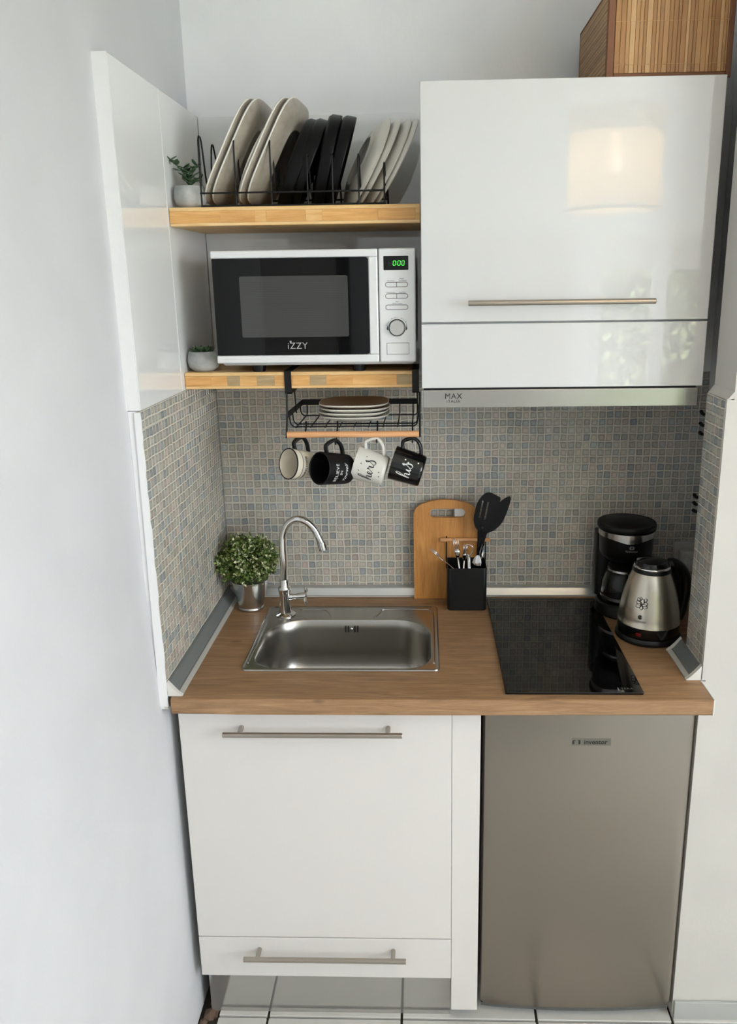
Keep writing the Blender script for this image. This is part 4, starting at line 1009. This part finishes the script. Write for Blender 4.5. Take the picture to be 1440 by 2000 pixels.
# ------------------------------------------------------------------ cutting board leaning on the tiles
board_l = [(.5175, 0), (.6885, 0), (.6890, .235), (.680, .2575), (.660, .268), (.630, .2755), (.600, .2775), (.572, .2755), (.545, .268), (.526, .2575), (.5170, .240)]
hole = rrect(.561, .2285, .6565, .2530, .0118, 6)
tilt = math.atan2(.0145, .27)
def board_pt(u, v, d): return Vector((u, -.0305 + v * math.sin(tilt) - d * math.cos(tilt), ZC + .0008 + v * math.cos(tilt) - d * math.sin(tilt) + .0006))
def board_part(poly, hole_, th):
    bm = NB(); vo = [bm.verts.new((u, v, 0)) for u, v in poly]; eo = [bm.edges.new((vo[i], vo[(i + 1) % len(vo)])) for i in range(len(vo))]
    if hole_:
        vi = [bm.verts.new((u, v, 0)) for u, v in hole_]; eo += [bm.edges.new((vi[i], vi[(i + 1) % len(vi)])) for i in range(len(vi))]
    bmesh.ops.triangle_fill(bm, edges=eo, use_beauty=True)
    r = bmesh.ops.extrude_face_region(bm, geom=bm.faces[:])
    for q in [e_ for e_ in r['geom'] if isinstance(e_, bmesh.types.BMVert)]: q.co.z = th
    return bm
dense_top = [(p.x, p.y) for p in crom([(u, v, 0) for u, v in board_l[2:]], 4)]
bb = board_part([board_l[0], board_l[1]] + dense_top, hole, .0095)
bm_map(bb, lambda c: board_pt(c.x, c.y, c.z))
bd = obj('cutting_board', bb, bamboo, None, loc=(.603, -.03, ZC), auto=40); tag(bd, 'bamboo cutting board with handle slot leaning on the mosaic wall', 'cutting board')
tg = prism(NB(), rrect(.6275, .2292, .6560, .2522, (.0105, .0005, .0005, .0105), 4), .0012, .0018, 'xy'); bm_map(tg, lambda c: board_pt(c.x, c.y, c.z))
tgo = obj('paper_tag', tg, white_ink, bd)
# ------------------------------------------------------------------ utensil holder and its contents
ux0, ux1, uy0, uy1 = .6060, .7090, -.1225, -.0335
t = thing('utensil_holder', 'square black metal utensil holder with a wooden rod in front of the cutting board', 'utensil holder', (ux0, uy0, ZC))
zt_ = ZC + .1185
def L4(d, z_, r_): return [Vector((u, v, z_)) for u, v in rrect(ux0 + d, uy0 + d, ux1 - d, uy1 - d, r_, 6)]
obj('container', rings_mesh(NB(), [L4(.002, ZC + .0006, .008), L4(.0002, ZC + .003, .008), L4(0, zt_ - .001, .008), L4(.0008, zt_, .0075), L4(.0018, zt_, .007), L4(.0022, ZC + .004, .006)], True, True), blk_metal, t, auto=40)
for x in (ux0 - .0005, ux1 + .0015): obj('rod_wire', tube(NB(), [(x, uy1 - .004, zt_ - .03), (x, uy1 - .004, 1.088)], .0017, 8), blk_metal, t)
obj('wooden_rod', tube(NB(), [(.5885, uy1 - .004, 1.0775), (.7225, uy1 - .004, 1.0775)], .0052, 16), dowel, t, auto=40)
def cloc(x, y): return (x, y, ZC + .006)
# slotted turner
def blade(poly, holes, th, org, U_, V_):
    U_, V_ = Vector(U_).normalized(), Vector(V_).normalized(); N_ = U_.cross(V_)
    bm = NB(); eo = []
    for L in [poly] + holes:
        vs = [bm.verts.new((u, v, 0)) for u, v in L]; eo += [bm.edges.new((vs[i], vs[(i + 1) % len(vs)])) for i in range(len(vs))]
    bmesh.ops.triangle_fill(bm, edges=eo, use_beauty=True)
    r = bmesh.ops.extrude_face_region(bm, geom=bm.faces[:])
    for q in [e_ for e_ in r['geom'] if isinstance(e_, bmesh.types.BMVert)]: q.co.z = th
    return bm_map(bm, lambda c: Vector(org) + U_ * c.x + V_ * c.y + N_ * c.z)
tb = Vector((.680, -.068, ZC + .012)); neck = Vector((.6955, -.075, 1.118)); V_ = Vector((.18, -.02, 1)).normalized(); U_ = Vector((1, 0, -.18)).normalized()
t = thing('slotted_turner', 'black slotted turner standing in the utensil holder, left of the solid one', 'utensil', tb)
poly = [(p.x, p.y) for p in crom([(-.010, 0, 0), (-.020, .012, 0), (-.026, .035, 0), (-.023, .075, 0), (-.012, .098, 0), (.002, .106, 0), (.024, .100, 0), (.034, .092, 0), (.026, .05, 0), (.018, .016, 0), (.010, 0, 0)], 3)]
sl_ = [rrect(-.013 , .032, -.0085, .082, .0022, 3), rrect(.0015, .030, .006, .080, .0022, 3)]
obj('blade', blade(poly, sl_, .003, neck - V_ * .002, U_, V_), blk_silicone, t)
obj('handle', tube(NB(), crom([tb, (tb + neck) / 2 + Vector((0, 0, 0)), neck - V_ * .02, neck + V_ * .012], 6), [.0052] * 12 + [.006, .0068, .0078, .0088, .009, .0085, .007], 12, flat=(1, .55)), blk_silicone, t, smooth=True)
tb2 = Vector((.684, -.045, ZC + .012)); neck2 = Vector((.708, -.052, 1.110)); V2 = Vector((.52, -.02, .85)).normalized(); U2 = Vector((.85, 0, -.52)).normalized()
t = thing('spatula', 'solid black spatula standing in the utensil holder, behind the slotted one', 'utensil', tb2)
poly = [(p.x, p.y) for p in crom([(-.009, 0, 0), (-.012, .02, 0), (-.013, .05, 0), (-.009, .088, 0), (-.001, .1085, 0), (.006, .116, 0), (.012, .110, 0), (.020, .085, 0), (.027, .045, 0), (.020, .015, 0), (.009, 0, 0)], 3)]
obj('blade', blade(poly, [], .003, neck2 - V2 * .004, U2, V2), blk_silicone, t)
obj('handle', tube(NB(), crom([tb2, tb2.lerp(neck2, .5), neck2 - Vector((.004, 0, .02)), neck2 + V2 * .012], 6), [.0052] * 12 + [.006, .0068, .0078, .0088, .009, .0085, .007], 12, flat=(1, .55)), blk_silicone, t, smooth=True)
# forks: head up
def fork(base, head, side, label, n_t=4, spread=.0042, tl=.038):
    base, head = Vector(base), Vector(head); d_ = (head - base).normalized(); s = Vector(side); s = (s - d_ * s.dot(d_)).normalized(); n_ = s.cross(d_)
    t = thing('fork', label, 'fork', base)
    obj('handle', tube(NB(), [base, base.lerp(head, .5), head], [.0038, .0026, .0022], 10, flat=(1, .5)), chrome, t, smooth=True)
    bm = NB(); w = spread * (n_t - 1) / 2
    tube(bm, [head - d_ * .002, head + d_ * .006, head + d_ * .016, head + d_ * .022], [.0022, .0055, w + .0014, w + .001], 12, flat=(1, .28))
    for k in range(n_t):
        u = (k - (n_t - 1) / 2) * spread; p = head + d_ * .019 + s * u
        tube(bm, [p, p + d_ * tl * .5 + n_ * .002, p + d_ * tl + n_ * .0005], [.0013, .0012, .0007], 6)
    obj('tines', bm, chrome, t, smooth=True)
fork((.652, -.082, ZC + .006), (.6345, -.085, 1.043), (1, 0, 0), 'steel fork standing upright in the utensil holder, tines over the wooden rod')
fork((.645, -.060, ZC + .006), (.6520, -.072, 1.030), (1, .6, 0), 'steel fork in the utensil holder, half hidden behind the upright fork', 4, .0035, .03)
fork((.668, -.090, .975), (.5990, -.080, 1.0325), (.2, .9, .3), 'steel fork leaning out of the left side of the utensil holder', 3, .004, .032)
def spoon(base, head, label, bl=.026, bw_=.0125, roll_=0, parent_name='spoon', cup=.3):
    base, head = Vector(base), Vector(head); d_ = (head - base).normalized(); s = Matrix.Rotation(roll_, 3, d_) @ (Vector((1, 0, 0)) - d_ * d_.x).normalized(); n_ = s.cross(d_)
    t = thing(parent_name, label, 'spoon', base)
    obj('handle', tube(NB(), [base, base.lerp(head, .5), head], [.0038, .0024, .0020], 10, flat=(1, .5)), chrome, t, smooth=True)
    bm = NB(); c = head + d_ * bl * .92; N1, N2 = 20, 6; rings = []
    for j in range(N2 + 1):
        q = j / N2
        if j == 0: rings.append([bm.verts.new(c - n_ * bw_ * cup)])
        else:
            rings.append([bm.verts.new(c + d_ * bl * q * math.cos(a) + s * bw_ * q * math.sin(a) * (1 - .12 * math.cos(a)) - n_ * bw_ * cup * (1 - q * q)) for a in (2 * math.pi * k / N1 for k in range(N1))])
    for A, D in zip(rings, rings[1:]):
        for k in range(N1):
            if len(A) == 1: bm.faces.new((A[0], D[k], D[(k + 1) % N1]))
            else: bm.faces.new((A[k], D[k], D[(k + 1) % N1], A[(k + 1) % N1]))
    r = bmesh.ops.extrude_face_region(bm, geom=bm.faces[:])
    for q in [e_ for e_ in r['geom'] if isinstance(e_, bmesh.types.BMVert)]: q.co += n_ * .0008
    obj('spoon_bowl', bm, chrome, t, auto=60)
spoon((.660, -.105, ZC + .006), (.6785, -.108, 1.0130), 'steel spoon leaning right at the front of the utensil holder', .024, .0125, R(160))
sp2 = spoon((.675, -.080, ZC + .006), (.6945, -.082, 1.040), 'narrow steel teaspoon standing behind the front spoon in the utensil holder', .022, .0068, R(35))
t = thing('peeler', 'steel peeler with a loop head among the cutlery in the utensil holder', 'peeler', (.668, -.07, ZC + .008))
obj('handle', tube(NB(), [(.668, -.07, ZC + .008), (.664, -.078, 1.046)], .0045, 12, flat=(1, .6)), chrome, t, smooth=True)
obj('loop', tube(NB(), crom([(.6610, -.078, 1.048), (.6555, -.079, 1.058), (.6535, -.080, 1.073), (.6625, -.081, 1.078), (.6740, -.081, 1.071), (.6720, -.080, 1.056), (.6660, -.079, 1.048)], 5, True), .0016, 8, closed=True), chrome, t, smooth=True)

# ------------------------------------------------------------------ hob
hx0_, hx1_, hy0, hy1 = .7155, 1.0055, -.5676, -.0500
t = thing('hob', 'black glass two-zone hob set in the worktop', 'hob', (hx0_, hy0, ZC))
obj('glass', prism(NB(), rrect(hx0_, hy0, hx1_, hy1, .004, 4), ZC + .0006, ZC + .0058, 'xy', .0008), glass_blk, t)
ringm = Mat('hob ring print', (44, 44, 46), .25); rg = NB()
lathe(rg, [(.0725, .0), (.0718, .0)], 72, (.870, -.382, ZC + .0061)); lathe(rg, [(.0905, .0), (.0898, .0)], 72, (.872, -.175, ZC + .0061)); obj('zone_rings', rg, ringm, t)
tx = text_bm('TEKA', .0088, spacing=1.3); bm_map(tx, lambda c: Vector((.9735 + c.x, -.5505 + c.y, ZC + .0061)))
box(tx, (.9535, -.5605, ZC + .0060), (.9562, -.5465, ZC + .00615)); obj('print', tx, Mat('hob print', (120, 120, 118), .4), t)

# ------------------------------------------------------------------ coffee maker
cx_, cy_ = 1.065, -.120
t = thing('coffee_maker', 'black drip coffee maker with a silver band in the right corner of the worktop', 'coffee maker', (cx_, cy_, ZC))
ang = R(-135)  # front direction of the machine: towards the left front
def cyl(r0_, r1_, z0_, z1_, bev=.004, n=56, sx=1, c=(cx_, cy_)): return lathe(NB(), [(0, z0_), (r0_ - bev, z0_), (r0_, z0_ + bev), (r1_, z1_ - bev), (r1_ - bev, z1_), (0, z1_)], n, (c[0], c[1], 0), sx=sx)
obj('base', cyl(.072, .070, ZC + .0008, ZC + .036), blk_pl, t, auto=40)
obj('column', prism(NB(), rrect(cx_ - .068, cy_ + .022, cx_ + .068, cy_ + .080, .018, 5), ZC + .034, ZC + .205, 'xy'), blk_pl, t, auto=40)
obj('warming_plate', lathe(NB(), [(0, .0), (.050, 0), (.052, .002), (0, .003)], 48, (cx_ - .004, cy_ - .012, ZC + .0362)), steel, t)
obj('brew_head', lathe(NB(), [(0, ZC + .148), (.050, ZC + .148), (.060, ZC + .156), (.066, ZC + .165), (.069, ZC + .228), (0, ZC + .228)], 56, (cx_, cy_, 0)), blk_pl, t, auto=40)
bd = NB(); n = 56; lo, hi = [], []
for k in range(n + 1):
    a = R(-200) + R(220) * k / n; c_ = math.cos(a + math.pi / 2); r_ = .0702
    dip = .008 * math.exp(-((a - R(-95)) / .45) ** 2)
    lo.append(bm_v := bd.verts.new((cx_ + r_ * math.cos(a), cy_ + r_ * math.sin(a), ZC + .213 - dip))); hi.append(bd.verts.new((cx_ + (r_ + .0005) * math.cos(a), cy_ + (r_ + .0005) * math.sin(a), ZC + .2275)))
for k in range(n): bd.faces.new((lo[k], lo[k + 1], hi[k + 1], hi[k]))
obj('silver_band', bd, steel, t, smooth=True)
obj('lid', lathe(NB(), [(0, ZC + .2282), (.070, ZC + .2282), (.0735, ZC + .232), (.0740, ZC + .240), (.0715, ZC + .2445), (.062, ZC + .2435), (.055, ZC + .2470), (0, ZC + .2490)], 56, (cx_, cy_ + .003, 0)), blk_silicone, t, auto=40)
cl = obj('carafe', lathe(NB(), [(.030, ZC + .0400), (.046, ZC + .0400), (.0535, ZC + .048), (.0560, ZC + .064), (.0535, ZC + .088), (.046, ZC + .112), (.040, ZC + .126), (.0385, ZC + .126), (.0445, ZC + .111), (.0520, ZC + .088), (.0545, ZC + .064), (.052, ZC + .0495), (.045, ZC + .0415), (0, ZC + .0415)], 48, (cx_ - .004, cy_ - .012, 0)), carafe_m, t, smooth=True)
obj('carafe_lid', lathe(NB(), [(0, ZC + .1255), (.041, ZC + .1255), (.042, ZC + .131), (.030, ZC + .140), (0, ZC + .141)], 40, (cx_ - .004, cy_ - .012, 0)), blk_pl, cl, auto=40)
obj('carafe_band', lathe(NB(), [(.0545, ZC + .0475), (.0570, ZC + .0480), (.0575, ZC + .0550), (.0560, ZC + .0555)], 48, (cx_ - .004, cy_ - .012, 0)), steel, cl, auto=40)
obj('carafe_band', lathe(NB(), [(.0405, ZC + .1205), (.0425, ZC + .1205), (.0420, ZC + .1255), (.0400, ZC + .1255)], 48, (cx_ - .004, cy_ - .012, 0)), steel, cl, auto=40)
ca = R(-88)
def cp_(r_, z_, da=0): return (cx_ - .004 + r_ * math.cos(ca + da), cy_ - .012 + r_ * math.sin(ca + da), ZC + z_)
obj('carafe_handle', tube(NB(), crom([cp_(.040, .122), cp_(.052, .126), cp_(.0625, .118), cp_(.0660, .095), cp_(.0630, .070), cp_(.0560, .058)], 5), .0045, 10, flat=(1.3, .8)), blk_pl, cl, smooth=True)
def round_text(txt, size, c, r_, a0, z_, **kw):
    b = text_bm(txt, size, **kw)
    return bm_map(b, lambda q: Vector((c[0] + r_ * math.cos(a0 + q.x / r_), c[1] + r_ * math.sin(a0 + q.x / r_), z_ + q.y)))
lt = round_text('Technostar', .0070, (cx_, cy_), .0692, R(-92), ZC + .186)
e8 = NB()
for s_ in (-1, 1): ribbon(e8, [(s_ * .0008, .004), (s_ * .0045, .0025), (s_ * .0045, -.0025), (s_ * .0008, -.004), (s_ * .0022, 0), (s_ * .0008, .004)], .0006, 4)
bm_map(e8, lambda q: Vector((cx_ + .0694 * math.cos(R(-92) + q.x / .0692), cy_ + .0694 * math.sin(R(-92) + q.x / .0692), ZC + .1955 + q.y)))
obj('lettering', join_bm(lt, e8), Mat('grey appliance print', (150, 150, 148), .4), t)

# ------------------------------------------------------------------ kettle
kx_, ky_ = 1.0905, -.272
t = thing('kettle', 'brushed steel electric kettle with black base and handle in front of the coffee maker', 'kettle', (kx_, ky_, ZC))
KC = (kx_, ky_, 0)
obj('power_base', lathe(NB(), [(0, ZC + .0008), (.074, ZC + .0008), (.0775, ZC + .004), (.0775, ZC + .011), (.0745, ZC + .0165), (0, ZC + .0175)], 64, KC), blk_pl, t, auto=40)
obj('foot_ring', lathe(NB(), [(0, ZC + .018), (.0725, ZC + .018), (.0740, ZC + .021), (.0735, ZC + .0435), (0, ZC + .0435)], 64, KC), blk_gl, t, auto=40)
kp = [(.0745, .0440), (.0745, .0455), (.0728, .0490), (.0715, .060), (.0690, .080), (.0650, .102), (.0595, .125), (.0525, .148), (.0468, .164), (.0440, .170)]
obj('body', lathe(NB(), [(0, ZC + .0438)] + [(r_, ZC + z_) for r_, z_ in kp] + [(0, ZC + .168)], 96, KC), steel_v, t, auto=50)
obj('collar', lathe(NB(), [(0, ZC + .1682), (.0440, ZC + .1682), (.0452, ZC + .170), (.0440, ZC + .1790), (0, ZC + .179)], 64, KC), blk_pl, t, auto=40)
obj('chrome_ring', lathe(NB(), [(.0436, ZC + .1792), (.0442, ZC + .1810), (.0425, ZC + .1835), (.0400, ZC + .1840)], 64, KC), chrome, t, smooth=True)
obj('lid', lathe(NB(), [(.0402, ZC + .1792), (.0402, ZC + .1850), (.036, ZC + .1935), (.02, ZC + .1985), (0, ZC + .200)], 64, KC), blk_gl, t, auto=40)
ha = R(12); hd = Vector((math.cos(ha), math.sin(ha), 0))
def kp_(r_, z_): return Vector((kx_, ky_, ZC)) + hd * r_ + Vector((0, 0, z_))
obj('handle', tube(NB(), crom([kp_(.036, .178), kp_(.052, .183), kp_(.072, .172), kp_(.088, .148), kp_(.091, .115), kp_(.086, .075), kp_(.078, .045), kp_(.070, .035)], 6), [.011] * 4 + [.0150] * 34 + [.0120] * 5, 14, flat=(1.1, .85)), blk_pl, t, smooth=True)
hb = NB(); hp = [(.0735, .046), (.0700, .075), (.0630, .108), (.0520, .148), (.0480, .165), (.0560, .172), (.0660, .158), (.0740, .125), (.0790, .085), (.0800, .048)]
prism(hb, hp, -.012, .012, 'xz'); bm_map(hb, lambda q: Vector((kx_, ky_, ZC)) + hd * q.x + Vector((-hd.y, hd.x, 0)) * q.y + Vector((0, 0, q.z)))
obj('handle_panel', hb, blk_pl, t)
sa = R(125); sdv = Vector((math.cos(sa), math.sin(sa), 0)); c0 = Vector((kx_, ky_, ZC))
obj('spout', tube(NB(), [c0 + sdv * .040 + Vector((0, 0, .145)), c0 + sdv * .044 + Vector((0, 0, .160)), c0 + sdv * .0475 + Vector((0, 0, .170))], [.006, .008, .007], 12, flat=(1.2, .6)), steel_v, t, smooth=True)
def on_kettle(bm, a0, z_):
    def f(q):
        zz_ = z_ + q.y; r_ = kp[-1][0]
        for (ra, za_), (rb2, zb2) in zip(kp, kp[1:]):
            if za_ <= zz_ <= zb2: r_ = ra + (rb2 - ra) * (zz_ - za_) / (zb2 - za_)
        r_ += .0006; return Vector((kx_ + r_ * math.cos(a0 + q.x / r_), ky_ + r_ * math.sin(a0 + q.x / r_), ZC + zz_))
    return bm_map(bm, f)
fa = R(-122); fl_ = NB()
for k, (u, v, a, s) in enumerate(((.0, -.002, 80, 1), (.0, -.002, 150, 1), (.0, -.002, 20, 1), (.0, -.002, -90, .8), (.0, -.002, -20, 1), (.0, -.002, 200, 1), (-.006, .004, 110, .7), (.005, .005, 60, .7), (-.003, .008, 90, .5))):
    pts = [(0, 0), (.0045, .0042), (.0105, .0045), (.0142, 0), (.0105, -.0045), (.0045, -.0042), (0, 0)]; ca_, sa_ = math.cos(R(a)), math.sin(R(a))
    ribbon(fl_, [(u + s * (p * ca_ - q * sa_), v + s * (p * sa_ + q * ca_)) for p, q in pts], .0008, 3)
obj('flower_print', on_kettle(fl_, fa, .1040), ink, t)
lg_ = text_bm('S', .012, bold=.0009); rr_ = NB(); ribbon(rr_, [(.0048 * math.cos(R(a)), .0048 * math.sin(R(a))) for a in range(0, 361, 40)], .0006, 3)
obj('logo', on_kettle(join_bm(lg_, rr_), fa, .0725), ink, t)
obj('lettering', on_kettle(text_bm('Technostar', .0066), fa, .0625), ink_soft, t)
sw = B((-.006, -.002, -.004), (.006, .004, .004), .001); bm_map(sw, lambda q: Vector((kx_ + (.0742 - q.y) * math.cos(fa) - q.x * math.sin(fa), ky_ + (.0742 - q.y) * math.sin(fa) + q.x * math.cos(fa), ZC + .030 + q.z)))
obj('switch', sw, red_m, t)
pc = obj('power_cord', tube(NB(), crom([(kx_ + .060, ky_ + .045, ZC + .009), (1.190, -.185, ZC + .005), (1.215, -.120, ZC + .012), (1.236, -.075, ZC + .05), (1.243, -.062, ZC + .098)], 8), .0028, 8), blk_pl, t, smooth=True)

# socket with white plug behind the pier
t = thing('power_socket', 'white wall socket half hidden behind the tiled pier', 'socket', (1.262, -.001, 1.01))
obj('plate', B((1.225, -.0105, .975), (1.283, -.0008, 1.060), .003), socket_m, t, auto=40)
obj('insert', bm_map(lathe(NB(), [(0, 0), (.021, 0), (.022, .003), (0, .003)], 32), lambda q: Vector((1.254 + q.x, -.0106 - q.z, 1.018 + q.y))), socket_m, t)
t = thing('plug_adapter', 'white plug adapter in the socket behind the pier', 'plug', (1.254, -.014, 1.018))
obj('adapter_body', B((1.232, -.046, .992), (1.276, -.0140, 1.043), .006, 3), socket_m, t, auto=40)
obj('plug', bm_map(lathe(NB(), [(0, 0), (.019, 0), (.019, .016), (.014, .026), (0, .026)], 28), lambda q: Vector((1.247 + q.x, -.0465 - q.z, 1.012 + q.y * .9))), socket_m, t, auto=40)

# two rows of black hooks on the niche wall
for zc_, lb, zs in ((1.412, 'upper black hook rail on the niche wall, its hooks peeking out behind the tiled pier', ((-.082, 1.428), (-.095, 1.398), (-.112, 1.374))), (1.20, 'lower black hook rail on the niche wall, its hooks peeking out behind the tiled pier', ((-.088, 1.214), (-.100, 1.193), (-.112, 1.172)))):
    t = thing('hook_rail', lb, 'hook rail', (NX - .001, -.1, zc_))
    obj('rail', B((NX - .006, -.105, zs[2][1] - .02), (NX - .0006, -.093, zs[0][1] + .02), .001), blk_metal, t)
    for k, (y, z_) in enumerate(zs):
        obj('hook', tube(NB(), crom([(NX - .006, -.099, z_), (NX - .024, -.099, z_ - .003), (NX - .044, -.100, z_ - .004 + k * .002), (NX - .052, -.101, z_ + .006)], 5), [.0045] * 10 + [.0055] * 5 + [.003], 10, flat=(1, .8)), blk_metal, t, smooth=True)
